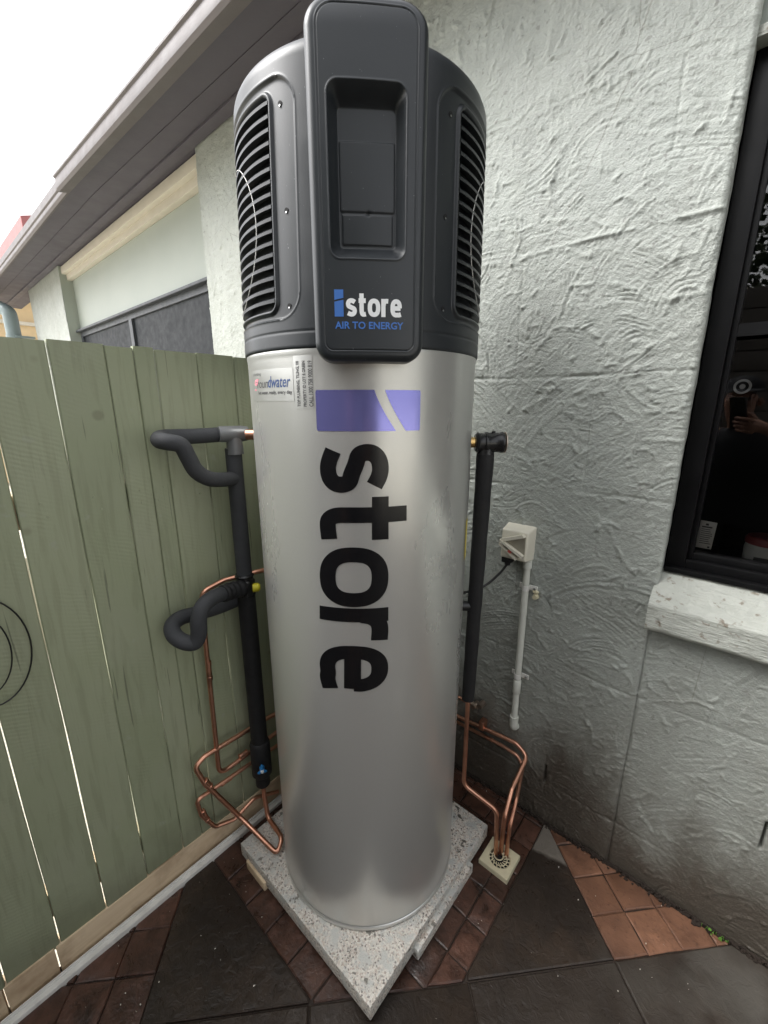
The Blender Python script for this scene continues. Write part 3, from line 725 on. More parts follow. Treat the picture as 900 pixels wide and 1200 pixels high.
# ==================================================================================================
#  WATER HEATER
# ==================================================================================================
TX, TY, ROT = -.7197, .7466, R(-43.75)
TR = .26; BASE = .06
heater = thing('water_heater', (TX, TY, BASE), 'tall silver cylinder water heater with charcoal top unit standing on the concrete slab', 'water heater')
def taper(z): return 1 - .008 - .038 * (z - 1.5) / .45          # the plastic cowl draws in slightly towards the top
def cyl(u_ang, r, z):        # u_ang radians from the front, + to the right seen from the camera
    a = ROT + u_ang
    if z > 1.506: r *= taper(z); sh = .008 * (z - 1.5); return (TX + r * math.cos(a) - sh * math.sin(ROT), TY + r * math.sin(a) + sh * math.cos(ROT), z)
    return (TX + r * math.cos(a), TY + r * math.sin(a), z)
def cylv(A, RR):
    a = ROT + A; return TX + RR * np.cos(a), TY + RR * np.sin(a)
def flat(u, d, z):           # tangent frame: u right, d outwards from the axis
    c_, s_ = math.cos(ROT), math.sin(ROT); return (TX + d * c_ - u * s_, TY + d * s_ + u * c_, z)
def lathe(prof, N=160):
    vs = []; fs = []
    for r, z in prof:
        for k in range(N): vs.append(cyl(2 * math.pi * k / N, r, z))
    for i in range(len(prof) - 1):
        for k in range(N): l = (k + 1) % N; fs.append((i * N + k, i * N + l, (i + 1) * N + l, (i + 1) * N + k))
    return MB().add(vs, fs)
prof = [(.0, BASE + .001), (.235, BASE + .001), (.252, BASE + .004), (.2585, BASE + .010), (.2592, BASE + .016)] + [(TR, BASE + .02 + (1.478 - BASE - .02) * k / 12) for k in range(13)] + [(.2606, 1.484), (.2614, 1.489), (.2612, 1.495), (.259, 1.499), (.25, 1.501), (0, 1.501)]
lathe(prof, 200).build('tank_body', M['silver'], heater, smooth=35)
lathe([(.2605, BASE + .0008), (.2625, BASE + .004), (.2618, BASE + .012), (.2595, BASE + .014)], 200).build('base_rim', M['silver'], heater, smooth=50)
# --- charcoal cowl with grille recesses
def sdf_rr(u, z, u0, u1, z0, z1, r):
    cx, cz = (u0 + u1) / 2, (z0 + z1) / 2; qx = np.abs(u - cx) - (u1 - u0) / 2 + r; qz = np.abs(z - cz) - (z1 - z0) / 2 + r
    return np.hypot(np.maximum(qx, 0), np.maximum(qz, 0)) + np.minimum(np.maximum(qx, qz), 0) - r
def sm(x, a, b): t = np.clip((x - a) / (b - a), 0, 1); return t * t * (3 - 2 * t)
CR = .2665; Z0, Z1 = 1.496, 1.952
Aa = np.concatenate([np.radians(np.linspace(-180, -116, 24)[:-1]), np.radians(np.arange(-116, -20, .35)), np.radians(np.linspace(-20, 20, 14)), np.radians(np.arange(20.35, 116.2, .35)), np.radians(np.linspace(116.5, 180, 24))])
zc = np.concatenate([[Z0 - .004, Z0 - .002, Z0], np.arange(Z0 + .004, Z1 - .030, .0019), Z1 - .028 + .028 * np.sin(np.linspace(0, math.pi / 2, 12))])
dome = np.concatenate([zc, [Z1 + .004, Z1 + .010, Z1 + .012]])
AA, ZZ = np.meshgrid(Aa, dome)
RR = np.full(AA.shape, CR)
t = np.clip((ZZ - (Z1 - .028)) / .028, 0, 1); RR = CR - .028 * (1 - np.sqrt(np.clip(1 - t * t, 0, 1)))
RR = np.where(ZZ > Z1 + .001, np.interp(ZZ, [Z1, Z1 + .004, Z1 + .010, Z1 + .012], [CR - .028, .16, .05, .0]), RR)
RR[0] = CR - .006; RR[1] = CR - .001
RR -= .0012 * np.exp(-((ZZ - 1.522) / .0016) ** 2)
for sg in (-1, 1):
    u = AA * sg * CR
    uo0, uo1 = .126, .53
    zz0 = 1.545; zz1 = 1.905
    d = sdf_rr(u, ZZ, uo0, uo1, zz0, zz1, .045)
    RR -= .0045 * sm(-d, -.001, .0022) * (u > 0)
    RR += .0012 * np.exp(-(d / .0022) ** 2) * (u > 0)
    # grille opening with raised inner bar
    g0 = .184
    dg = sdf_rr(u, ZZ, g0, .48, 1.563, 1.885, .014)
    RR -= .020 * sm(-dg, -.0006, .0022) * (u > 0)
    RR += .0055 * np.exp(-((dg - .0045) / .0036) ** 4) * (u > 0)
RR *= taper(ZZ); XX, YY = cylv(AA, RR); sh_ = .008 * np.clip(ZZ - 1.5, 0, 1); XX -= sh_ * math.sin(ROT); YY += sh_ * math.cos(ROT)
grid_obj('cowl', XX, YY, ZZ, M['cowl'], heater, sharp=65)
# louvre slats and fan ring, both sides
def slat(sg, z):
    mb = MB(); vs = []; N = 44
    for k in range(N + 1):
        u = .183 + (.482 - .183) * k / N; a = sg * u / CR; bow = .012 * math.sin(math.pi * k / N * .9)
        z_ = z - .030 * (k / N) * 0 + bow * .0
        for dr, dz in ((-.019, .0105), (-.0010, .0012), (.0012, -.0012), (.0008, -.0058), (-.019, .0030)): vs.append(cyl(a, CR + dr, z_ + dz))
    fs = []
    for k in range(N):
        for q in range(5): p = (q + 1) % 5; f = (k * 5 + q, k * 5 + p, (k + 1) * 5 + p, (k + 1) * 5 + q); fs.append(f if sg > 0 else f[::-1])
    return mb.add(vs, fs)
NSL = 17; z_first = 1.580; dzs = (1.878 - 1.580) / (NSL - 1)
for sg in (-1, 1):
    s0 = slat(sg, z_first).build('louvre_slat', M['cowl'], heater, smooth=40)
    for i in range(1, NSL):
        slat(sg, z_first + i * dzs).build('louvre_slat', M['cowl'], heater, smooth=40)
    # round guard bars behind and across the slats
    for rr, zc_ in ((.130, 1.702),):
        pts = []
        for k in range(33):
            q = math.pi / 2 + (math.pi) * k / 32; uu = .36 + rr * math.cos(q); zz = zc_ + rr * math.sin(q)
            if uu < .19: uu = .19
            pts.append(cyl(sg * uu / CR, CR + .0004, zz))
        mb = MB(); mb.tube(pts, .0007, 8); mb.build('guard_ring', M['gal'], heater)
    mb = MB(); vs = []
    for k in range(25):
        a = sg * (.19 + .28 * k / 24) / CR
        vs += [cyl(a, CR - .0185, 1.566), cyl(a, CR - .0185, 1.882)]
    mb.add(vs, [(2 * k, 2 * k + 2, 2 * k + 3, 2 * k + 1) for k in range(24)]); mb.build('inner_mesh', M['cowl'], heater, smooth=0)
    for zz in (1.868, 1.715, 1.566):
        a = sg * (.151 if zz < 1.8 else .158) / CR
        mb = MB(); mb.tube([cyl(a, CR - .008, zz), cyl(a, CR - .0036, zz)], .0042, 12); s_ = mb.build('screw', M['dark'], heater)
        mb = MB(); mb.tube([cyl(a, CR - .0036, zz - .003), cyl(a, CR - .0026, zz - .003)], .0016, 8); mb.build('screw_head', M['steel'], s_)
# --- front panel: rounded slab with a stepped recess
def front_panel():
    hw = .0905; z0, z1 = 1.466, 1.957; rc = .030; rt = .043
    nu, nz = 190, 420
    t = np.linspace(-1, 1, nu); t = np.sign(t) * (1 - (1 - np.abs(t)) ** 1.25)
    U = t * hw
    cut = lambda q: np.where(np.abs(U) > hw - q, q - np.sqrt(np.clip(q ** 2 - (np.abs(U) - hw + q) ** 2, 0, None)), 0)
    dz = cut(rc); dzt = cut(rt)
    s = np.linspace(0, 1, nz); s = np.where(s < .5, .5 * (2 * s) ** 1.12, 1 - .5 * (2 * (1 - s)) ** 1.12)
    UU = np.repeat(U[:, None], nz, 1); lo = (z0 + dz)[:, None]; hi = (z1 - dzt)[:, None]; ZZ = lo + (hi - lo) * s[None, :]
    d = np.where(ZZ > (z0 + z1) / 2, sdf_rr(UU, ZZ, -hw, hw, z0, z1, rt), sdf_rr(UU, ZZ, -hw, hw, z0, z1, rc))
    D = .3010 - .55 * UU ** 2
    e = .012; k = np.clip((e + d) / e, 0, 1); D -= e * (1 - np.sqrt(np.clip(1 - k * k, 0, 1)))
    D -= .014 * sm(ZZ, 1.91, 1.98) ** 1.4
    D -= .0010 * np.exp(-((d + .0175) / .0009) ** 2) # fine outline groove
    D += .0006 * np.exp(-((d + .0158) / .0010) ** 2)
    # recess: wider mouth, long slopes top and bottom
    do = sdf_rr(UU, ZZ, -.0605, .0575, 1.620, 1.850, .016); di = sdf_rr(UU, ZZ, -.0455, .0435, 1.641, 1.829, .006)
    w_ = np.clip(-do / np.maximum(-do + np.maximum(di, 0), 1e-5), 0, 1); w_ = np.where(do > 0, 0, np.where(di < 0, 1, w_))
    D -= .024 * (w_ * w_ * (3 - 2 * w_) * .35 + w_ * .65)
    D += .0010 * np.exp(-((do - .0008) / .0014) ** 2)
    D += .0016 * sm(-sdf_rr(UU, ZZ, -.0440, .0420, 1.692, 1.787, .002), 0, .0008)
    D += .0016 * sm(-sdf_rr(UU, ZZ, -.0410, .0390, 1.645, 1.689, .002), 0, .0008)
    D -= .0018 * np.exp(-(np.hypot(UU - .0, ZZ - 1.690) / .0035) ** 2)
    return UU, ZZ, D, U, lo, hi
UU, ZZ, D, Uc, lo, hi = front_panel()
# add back skirt all round
c_, s_ = math.cos(ROT), math.sin(ROT)
def to_world(U_, D_): return TX + D_ * c_ - U_ * s_, TY + D_ * s_ + U_ * c_
X_, Y_ = to_world(UU, D); grid_obj('front_panel', X_.T, Y_.T, ZZ.T, M['panel'], heater, sharp=70)
ring = [(UU[i, 0], ZZ[i, 0], D[i, 0]) for i in range(UU.shape[0])] + [(UU[-1, j], ZZ[-1, j], D[-1, j]) for j in range(ZZ.shape[1])] + [(UU[i, -1], ZZ[i, -1], D[i, -1]) for i in range(UU.shape[0] - 1, -1, -1)] + [(UU[0, j], ZZ[0, j], D[0, j]) for j in range(ZZ.shape[1] - 1, -1, -1)]
vs = []
for u_, z_, d_ in ring: vs += [flat(u_, d_, z_), flat(u_ * 1.0, .255, z_)]
n = len(ring); MB().add(vs, [(2 * i, 2 * ((i + 1) % n), 2 * ((i + 1) % n) + 1, 2 * i + 1) for i in range(n)]).build('panel_side', M['panel'], heater, smooth=40)
# flap on the top of the panel going back
vs = [flat(-.075, .265, 1.953), flat(.075, .265, 1.953), flat(.075, .06, 1.970), flat(-.075, .06, 1.970), flat(-.085, .06, 1.95), flat(.085, .06, 1.95)]
MB().add(vs, [(0, 1, 2, 3), (3, 2, 5, 4)]).build('top_cover', M['panel'], heater, smooth=0)

# --- lettering: stroke glyphs laid on a surface -----------------------------------------------------
def smooth2(P, per=7, closed=False):
    return [(p.x, p.y) for p in catmull([(a, b, 0) for a, b in P], per, closed)]
def sup(a0, a1, cx=.5, cy=.5, rx=.5, ry=.5, n=10, e=2.45):
    out = []
    for k in range(n + 1):
        a = R(a0 + (a1 - a0) * k / n); c_, s_ = math.cos(a), math.sin(a)
        out.append((cx + rx * math.copysign(abs(c_) ** (2 / e), c_), cy + ry * math.copysign(abs(s_) ** (2 / e), s_)))
    return out
GL = {  # centre lines in a unit box, x-height 1
 's': ([('c', [(1.03, .885)] + sup(60, 245, .5, .75, .5, .25, 7, 2.2)[:-1] + [(.36, .535), (.64, .465)] + sup(65, -120, .5, .25, .5, .25, 7, 2.2)[1:] + [(-.05, .10)])], .80),
 't': ([('c', [(.36, 1.52), (.36, 1.2), (.36, .8), (.36, .40), (.39, .16), (.55, .02), (.8, .0), (1.26, .03)]), ('l', [(-.28, 1.0), (1.26, 1.0)])], .55),
 'o': ([('o', sup(0, 342, n=19))], .86),
 'r': ([('l', [(0, -.16), (0, 1.16)]), ('c', [(.03, .66), (.12, .84), (.34, .96), (.66, 1.0), (1.22, .99)])], .55),
 'e': ([('c', [(.985, .52)] + sup(14, 285, n=16) + [(.86, .005), (1.16, .06)]), ('l', [(.02, .49), (1.10, .49)])], .84)}
def stroke(P, hw, closed=False):
    n = len(P); L = []
    for i in range(n):
        a = P[(i - 1) % n] if (i > 0 or closed) else P[i]; b = P[(i + 1) % n] if (i < n - 1 or closed) else P[i]
        dx, dy = b[0] - a[0], b[1] - a[1]; l = math.hypot(dx, dy) or 1; nx, ny = -dy / l, dx / l
        L.append(((P[i][0] + nx * hw, P[i][1] + ny * hw), (P[i][0] - nx * hw, P[i][1] - ny * hw)))
    return L
def resample(Q, step, closed):
    P = [np.array(q) for q in Q] + ([np.array(Q[0])] if closed else [])
    L = [0.0]
    for a, b in zip(P, P[1:]): L.append(L[-1] + float(np.linalg.norm(b - a)))
    n = max(8, int(L[-1] / step)); t = np.linspace(0, L[-1], n + 1); X_ = np.interp(t, L, [p[0] for p in P]); Y_ = np.interp(t, L, [p[1] for p in P])
    for _ in range(3):
        if closed:
            X_, Y_ = X_[:-1], Y_[:-1]; X_ = (np.roll(X_, 1) + 2 * X_ + np.roll(X_, -1)) / 4; Y_ = (np.roll(Y_, 1) + 2 * Y_ + np.roll(Y_, -1)) / 4; X_ = np.append(X_, X_[0]); Y_ = np.append(Y_, Y_[0])
        else: X_[1:-1] = (X_[:-2] + 2 * X_[1:-1] + X_[2:]) / 4; Y_[1:-1] = (Y_[:-2] + 2 * Y_[1:-1] + Y_[2:]) / 4
    out = list(zip(X_, Y_)); return out[:-1] if closed else out
def glyph(ch, x, w_, xh, sw, place, mb, lift=0.0):
    """box [x, x+w_] x [0, xh] outer bounds; place(gx, gy, lift) -> world"""
    i0, i1, h0, h1 = x + sw / 2, x + w_ - sw / 2, sw / 2, xh - sw / 2
    for k, (kind, P) in enumerate(GL[ch][0]):
        Q = P if kind == 'l' else smooth2(P, 6, kind == 'o')
        if kind == 'l':   # subdivide
            Q = [(P[0][0] + (P[1][0] - P[0][0]) * t / 12, P[0][1] + (P[1][1] - P[0][1]) * t / 12) for t in range(13)]
        Q = [(i0 + (i1 - i0) * a, h0 + (h1 - h0) * b) for a, b in Q]
        Q = resample(Q, .0016 if sw > .02 else .0006, kind == 'o'); S_ = stroke(Q, sw / 2, kind == 'o'); vs = []
        for a, b in S_: vs += [place(a[0] + (b[0] - a[0]) * q / 5, a[1] + (b[1] - a[1]) * q / 5, lift + k * .00012) for q in range(6)]
        n = len(S_); mb.add(vs, [(6 * i + q, 6 * i + q + 1, 6 * ((i + 1) % n) + q + 1, 6 * ((i + 1) % n) + q) for i in range(n if kind == 'o' else n - 1) for q in range(5)])
# big vertical word on the tank: glyph x runs DOWN, glyph y runs to the right
BX = .1385 / 1.0; UB = -.1065
def place_v(gx, gy, lf): u_ = .0363 - (.1305 - gy) * (1 + .34 * gx); return cyl(u_ / TR, TR + .0006 + lf, 1.325 - gx)
letters = [('s', 0, .093), ('t', .101, .088), ('o', .203, .130), ('r', .336, .080), ('e', .423, .113)]
for ch, x, w_ in letters:
    mb = MB(); glyph(ch, x, w_, .1305, .0315, place_v, mb); mb.build('printed_letter', M['print_black'], heater, smooth=0)
# violet block split by a wave
def swoosh(z): t = (1.4215 - z) / (1.4215 - 1.348); t = max(0, min(1, t)); return .0095 + .0405 * (t ** 1.5 * .55 + t * .45)
for side in (0, 1):
    nz = 16; vs = []; NU = 16
    for k in range(nz + 1):
        z = 1.348 + (1.4215 - 1.348) * k / nz; sx = swoosh(z)
        a, b = (-.0995, sx) if side == 0 else (sx + .0195, .0995)
        rnd_ = .0015 if k in (0, nz) else 0
        if side == 0: a += rnd_
        else: b -= rnd_
        for q in range(NU + 1): u_ = a + (b - a) * q / NU; vs.append(cyl(u_ / TR, TR + .0006, z))
    MB().add(vs, [(k * (NU + 1) + q, k * (NU + 1) + q + 1, (k + 1) * (NU + 1) + q + 1, (k + 1) * (NU + 1) + q) for k in range(nz) for q in range(NU)]).build('printed_block', M['print_violet'], heater, smooth=60)
# panel logo
def pface(u_, z_, lf): return flat(u_, .3010 - .55 * u_ * u_ + .0005 + lf, z_)
z0 = 1.5345
for za, zb in ((z0, z0 + .0235), (z0 + .0262, z0 + .040)):
    vs = []
    for q, (a, b) in enumerate(((za, 0), (zb, 1))):
        for u_ in (-.0570, -.0425):
            vs.append(pface(u_, a + ((u_ + .0497) * .22 if (q == 1 and za == z0) or (q == 0 and za != z0) else 0), 0))
    MB().add(vs, [(0, 1, 3, 2)]).build('logo_bar', M['print_blue'], heater, smooth=0)
cx = -.0385
for ch, w_ in (('s', .0175), ('t', .0145), ('o', .0205), ('r', .0135), ('e', .0190)):
    mb = MB(); glyph(ch, cx, w_, .0275, .0070, lambda a, b, lf: pface(a, z0 + b, lf), mb); mb.build('logo_letter', M['print_white'], heater, smooth=0); cx += w_ + .0016
def text_mesh(txt, size, fn, name, m, parent, bold=0.0, shear=0.0, squeeze=1.0, smooth=0):
    cu = bpy.data.curves.new('t', 'FONT'); cu.body = txt; cu.size = size; cu.offset = bold; cu.resolution_u = 3; cu.shear = shear; cu.fill_mode = 'FRONT'
    ob = bpy.data.objects.new('t', cu); COL.objects.link(ob); bpy.context.view_layer.update()
    me = ob.evaluated_get(bpy.context.evaluated_depsgraph_get()).to_mesh()
    V = [(v.co.x * squeeze, v.co.y) for v in me.vertices]; F = [tuple(p.vertices) for p in me.polygons]
    ob.to_mesh_clear() if False else None
    mb = MB(); x0_ = min(v[0] for v in V); mb.add([fn(a - x0_, b) for a, b in V], F)
    bpy.data.objects.remove(ob); bpy.data.curves.remove(cu)
    return mb.build(name, m, parent, smooth=smooth)
def fit_text(txt, width, height, fn, name, m, parent, bold=0, shear=0):
    cap = height / .70; cu = bpy.data.curves.new('t', 'FONT'); cu.body = txt; cu.size = cap
    ob = bpy.data.objects.new('t', cu); COL.objects.link(ob); bpy.context.view_layer.update(); wd = ob.dimensions.x; bpy.data.objects.remove(ob); bpy.data.curves.remove(cu)
    return text_mesh(txt, cap, fn, name, m, parent, bold, shear, width / wd)
fit_text('AIR TO ENERGY', .1115, .0105, lambda a, b: pface(-.0570 + a, 1.5165 + b, .0), 'logo_text', M['print_blue'], heater, .00035)
# installer stickers near the top left of the tank
def pc(u0, z0_, lf=.0009): return lambda a, b: cyl((u0 + a) / TR, TR + lf, z0_ + b)
def decal(u0, u1, za, zb, name, m, lf=.0005):
    vs = []; N = 12
    for k in range(N + 1): u_ = u0 + (u1 - u0) * k / N; vs += [cyl(u_ / TR, TR + lf, za), cyl(u_ / TR, TR + lf, zb)]
    return MB().add(vs, [(2 * k, 2 * k + 2, 2 * k + 3, 2 * k + 1) for k in range(N)]).build(name, m, heater, smooth=60)
decal(-.295, -.146, 1.402, 1.462, 'clear_sticker', M['clear_label']); decal(-.144, -.104, 1.388, 1.482, 'clear_sticker', M['clear_label'])
fit_text('g', .020, .026, pc(-.283, 1.428), 'sticker_print', M['print_pink'], heater, .0006, .3)
fit_text('roun', .044, .017, pc(-.262, 1.428), 'sticker_print', M['print_grey'], heater, .0, .3)
fit_text('dwater', .062, .021, pc(-.216, 1.428), 'sticker_print', M['print_navy'], heater, .0003, .25)
fit_text('hot water, ready, every day', .108, .0065, pc(-.258, 1.4155), 'sticker_print', M['print_grey'], heater, .0002)
fit_text('plumbing', .038, .005, pc(-.280, 1.452), 'sticker_print', M['print_grey'], heater)
for u_, tx, h in ((-.136, 'TOP PLUMBING, TILING, 08', .0062), (-.1225, 'PROPERTY ID LOT 8 GREEN', .0062), (-.1085, 'CALL 1300 758 9000 819', .0082)):
    fit_text(tx, .080, h, (lambda U0: lambda a, b: cyl((U0 - b + .004) / TR, TR + .0009, 1.392 + a))(u_), 'sticker_print', M['print_grey'], heater, .0003)
# yellow energy sticker and white card round on the right side
decal(.292, .345, 1.03, 1.13, 'yellow_label', M['yellow_label'], .0012); decal(.318, .36, 1.15, 1.26, 'white_label', M['white_card'], .0012)
decal(.376, .42, .955, 1.08, 'white_label', M['white_card'], .0012)
# brass ports
def port(ang, z, r0, r1, rad, m, name):
    mb = MB(); mb.tube([cyl(R(ang), r0, z), cyl(R(ang), r1, z)], rad, 20); return mb.build(name, m, heater)
RA = math.degrees(math.atan2(.955 - TY, -.502 - TX)) - math.degrees(ROT); LA = math.degrees(math.atan2(.545 - TY, -1.005 - TX)) - math.degrees(ROT) - 360 if math.degrees(math.atan2(.545 - TY, -1.005 - TX)) - math.degrees(ROT) > 180 else math.degrees(math.atan2(.545 - TY, -1.005 - TX)) - math.degrees(ROT)
port(RA, 1.304, .255, .285, .013, M['brass'], 'brass_port'); port(LA, 1.322, .25, .30, .013, M['copper'], 'brass_port')
port(RA, .855, .25, .30, .014, M['blackplas'], 'cable_gland')

# concrete slab under the heater -----------------------------------------------------------------------
SL = (-1.0, -.44, .455, 1.022)
nx = 90; xs = np.linspace(SL[0], SL[1], nx); ys = np.linspace(SL[2], SL[3], nx); XX, YY = np.meshgrid(xs, ys)
slab = MB(); slab.box(*SL, .012, .0588, .004)
slab = slab.build('concrete_slab', M['slab']); setp(slab, 'square exposed-aggregate concrete slab set cornerwise under the silver water heater', 'concrete slab')
mb = MB(); mb.box(-.96, -.862, .448, .48, -.001, .030, .003)
setp(mb.build('timber_packer', M['timber']), 'short pale timber packer wedged under the left corner of the concrete slab', 'timber packer')
mb = MB(); mb.box(-.475, -.425, .62, .90, -.001, .034, .003)
setp(mb.build('concrete_packer', M['slab']), 'narrow concrete packer under the right edge of the slab near the drain', 'concrete packer')

# ==================================================================================================
#  PIPEWORK
# ==================================================================================================
def coupling(parent, p, q, rad, name='coupling', m='copper'):
    mb = MB(); p, q = Vector(p), Vector(q); d = (q - p).normalized(); L = (q - p).length
    rings = [(0, rad * .9), (.001, rad * 1.22), (L * .2, rad * 1.25), (L * .22, rad * 1.05), (L * .5, rad * 1.08), (L * .78, rad * 1.05), (L * .8, rad * 1.25), (L - .001, rad * 1.22), (L, rad * .9)]
    mb.tube([p + d * a for a, b in rings], [b for a, b in rings], 14); return mb.build(name, M[m], parent)
# left riser: black insulated, tee with yellow knob, valve with blue handle at foot
RXY = (-1.015, .560)
riser = thing('insulated_riser', (*RXY, .2), 'black insulated riser pipe between fence and tank with a blue-handled valve at its foot', 'pipe')
def rz(z): return (RXY[0] + (1.3 - z) * .006, RXY[1] - (1.3 - z) * .004, z)
mb = MB(); mb.tube([rz(1.285), rz(1.1), rz(.95), rz(.92)], .021, 20); mb.build('insulation', M['greyfoam'], riser)
mb = MB(); mb.tube([rz(.875), rz(.6), rz(.36)], .025, 20); mb.build('insulation', M['blackfoam'], riser)
mb = MB(); mb.tube([rz(.935), rz(.93), rz(.926), rz(.918), rz(.914), rz(.87)], [.024, .027, .0235, .0235, .027, .027], 20); mb.build('tee_joint', M['blackplas'], riser)
a = Vector(rz(.893)); outw = (Vector((0, 0, a.z)) - a); outw.z = 0; outw.normalize(); side = Vector((outw.y * -1, outw.x, 0))
if side.dot(_R) < 0: side = -side
mb = MB(); kp = atX(302, 688, -.985); mb.tube([kp - side * .014, kp + side * .002, kp + side * .007], [.013, .0125, .007], 16); mb.build('yellow_cap', M['yellow'], riser)
vb = MB(); vb.tube([rz(.375), rz(.37), rz(.36), rz(.25), rz(.24)], [.022, .028, .031, .031, .024], 20); vb.tube([rz(.24), rz(.205), rz(.20)], [.022, .022, .018], 20)
vb.build('valve_body', M['blackfoam'], riser)
vp = Vector(rz(.297)) + outw * .031
mb = MB(); mb.tube([vp - outw * .004, vp + outw * .012], [.008, .007], 12); up_ = Vector((0, 0, 1))
for q in range(3):
    a_ = R(90 + 120 * q); d_ = up_ * math.sin(a_) + side * math.cos(a_); mb.tube([vp + outw * .012, vp + outw * .013 + d_ * .011, vp + outw * .011 + d_ * (.020 if q == 0 else .015)], [.005, .0042, .0025], 8)
mb.build('tap_handle', M['blue'], riser)
mb = MB(); mb.tube([vp + outw * .012, vp + outw * .020], [.006, .004], 12); mb.build('tap_screw', M['print_white'], riser)
# small stacked joints right behind the riser foot
# upper loop
lp = thing('insulated_pipe_loop', (-1.03, .48, 1.3), 'grey foam-lagged pipe looping out from the top of the riser beside the tank', 'pipe')
A0 = atX(294, 508, -.99); 
path = [atX(262, 509, -1.02), atX(232, 511, -1.035), atX(205, 512, -1.045), atX(190, 513, -1.035), atX(187, 516, -1.00), atX(196, 518, -.975), atX(212, 522, -.965), atX(221, 537, -.965), atX(230, 552, -.968), atX(245, 561, -.978), atX(262, 562, -.995), atX(276, 560, -1.012)]
mb = MB(); mb.tube(catmull(path, 8), .0185, 20); mb.build('lagging', M['greyfoam'], lp)
mb = MB(); p1, p2 = atX(256, 509, -1.015), atX(290, 508, -1.0); mb.tube([p1, p1 * .9 + p2 * .1, p1 * .2 + p2 * .8, p2], [.019, .0205, .0205, .018], 20); mb.tube([atX(274, 512, -1.008), atX(276, 532, -1.008)], [.0195, .0215], 20)
mb.build('elbow_wrap', m_simple('silver_tape', (.17, .175, .18), .35, .3, bump=.001, bs=90), lp)
# lower loop
lw = thing('insulated_pipe_loop', (-1.02, .46, .85), 'dark grey lagged pipe doubling back on itself below the yellow knob of the riser', 'pipe')
path = [atX(283, 690, -1.012), atX(266, 694, -.995), atX(250, 700, -.975), atX(238, 710, -.965), atX(233, 725, -.962), atX(233, 742, -.965), atX(228, 753, -.972), atX(215, 752, -.985), atX(204, 744, -1.01), atX(202, 733, -1.035), atX(212, 724, -1.05), atX(230, 719, -1.055), atX(255, 712, -1.055), atX(285, 700, -1.055)]
mb = MB(); mb.tube(catmull(path, 8), .0195, 20); mb.build('lagging', M['greyfoam'], lw)
mb = MB(); rr = catmull([atX(285, 689, -1.0), atX(272, 692, -.995), atX(261, 696, -.985)], 8); mb.tube(rr, [.0215 if i % 4 < 2 else .024 for i in range(len(rr))], 20); mb.build('ribbed_sleeve', M['blackfoam'], lw)

CPR = .0068
def copper(name_lbl, pts, rad, bend, couplings=(), cat='copper pipe', grp=None):
    t_ = thing('copper_pipe', tuple(pts[len(pts) // 2]), name_lbl, cat, grp)
    mb = MB(); mb.tube(fillet(pts, bend), rad, 14); mb.build('tube', M['copper'], t_)
    for p, q in couplings: coupling(t_, p, q, rad)
    return t_
X5 = -1.052; WB = 1.188
z1, z2, z3 = .317, .391, .263
c1 = copper('copper pipe dropping beside the fence from the yellow knob to the lowest corner bend', [
    Vector((-.93, .60, .93)), atX(330, 664, -.985), atX(300, 670, -1.0), atX(262, 680, -1.045), atX(236, 694, X5), atX(241, 754, X5), atX(257, 908, X5), Vector((X5, .70, z1)), Vector((X5 + .01, 1.12, z1)), Vector((-.95, WB, z1 + .005)), Vector((-.60, WB, .331))], CPR, .03,
    [(atX(244, 775, X5), atX(246, 797, X5)), (Vector((X5, .505, z1)), Vector((X5, .535, z1)))])
tail2 = [Vector(rz(.215)), Vector(rz(.16)) + outw * .004, atX(314, 958, -.985), atZ(331, 985, .082) + Vector((0, 0, .012)), atZ(325, 1001, .072), atX(281, 957, -1.025), atX(240, 918, -1.04), atX(228, 899, X5), atX(240, 886, X5)]
zt = tail2[-1].z
r2r = [Vector((-.50, WB, .262)), atY(605, 871, WB), atY(618, 886, WB - .004), Vector((-.392, 1.07, .20)), Vector((-.386, 1.015, .145)), Vector((-.384, 1.005, -.02))]
c2 = copper('copper pipe from the blue-handled valve, bent in a U just above the slab', tail2 + [Vector((X5, .62, .391)), Vector((X5 + .012, 1.12, .33)), Vector((-.95, WB + .002, .285)), Vector((-.66, WB, .245))] + r2r, .0072, .028,
    [(atX(240, 914, -1.042), atX(247, 922, -1.04))])
c3 = copper('lowest copper pipe hooking round beside the raw timber base boards', [
    Vector((-1.03, .62, .10)), atX(298, 935, X5 + .01), atX(275, 960, X5 + .012), atX(252, 969, X5), atX(236, 955, X5), atX(230, 938, X5), atX(245, 928, X5), Vector((X5, .60, z3)), Vector((X5 + .008, 1.13, .24)), Vector((-.95, WB + .008, .225)), Vector((-.66, WB + .004, .215)), Vector((-.49, WB + .004, .223)), atY(606, 885, WB), atY(613, 897, WB - .006), Vector((-.374, 1.07, .175)), Vector((-.368, 1.02, .12)), Vector((-.366, 1.006, -.02))], .0062, .025,
    [(atX(237, 950, X5), atX(244, 962, X5)), (Vector((X5, .44, z3)), Vector((X5, .475, z3))), (Vector((-.545, WB + .004, .2195)), Vector((-.52, WB + .004, .222)))])
# wall clips on pipe runs
mb = MB(); mb.box(-.575, -.555, WB - .009, WB + .022, .248, .282, .002); mb.build('pipe_clip', M['copper'], c2)
# little wall fitting at the end of pipe one
ft = MB(); ft.tube([(-.612, WB, .330), (-.585, WB, .333)], [.011, .011], 12); ft.tube([(-.598, WB - .016, .332), (-.598, WB + .02, .332)], [.009, .009], 12); ft.tube([(-.575, WB - .012, .345), (-.575, WB + .02, .345)], [.010, .010], 12)
ft.build('wall_fitting', M['solder'], c1)
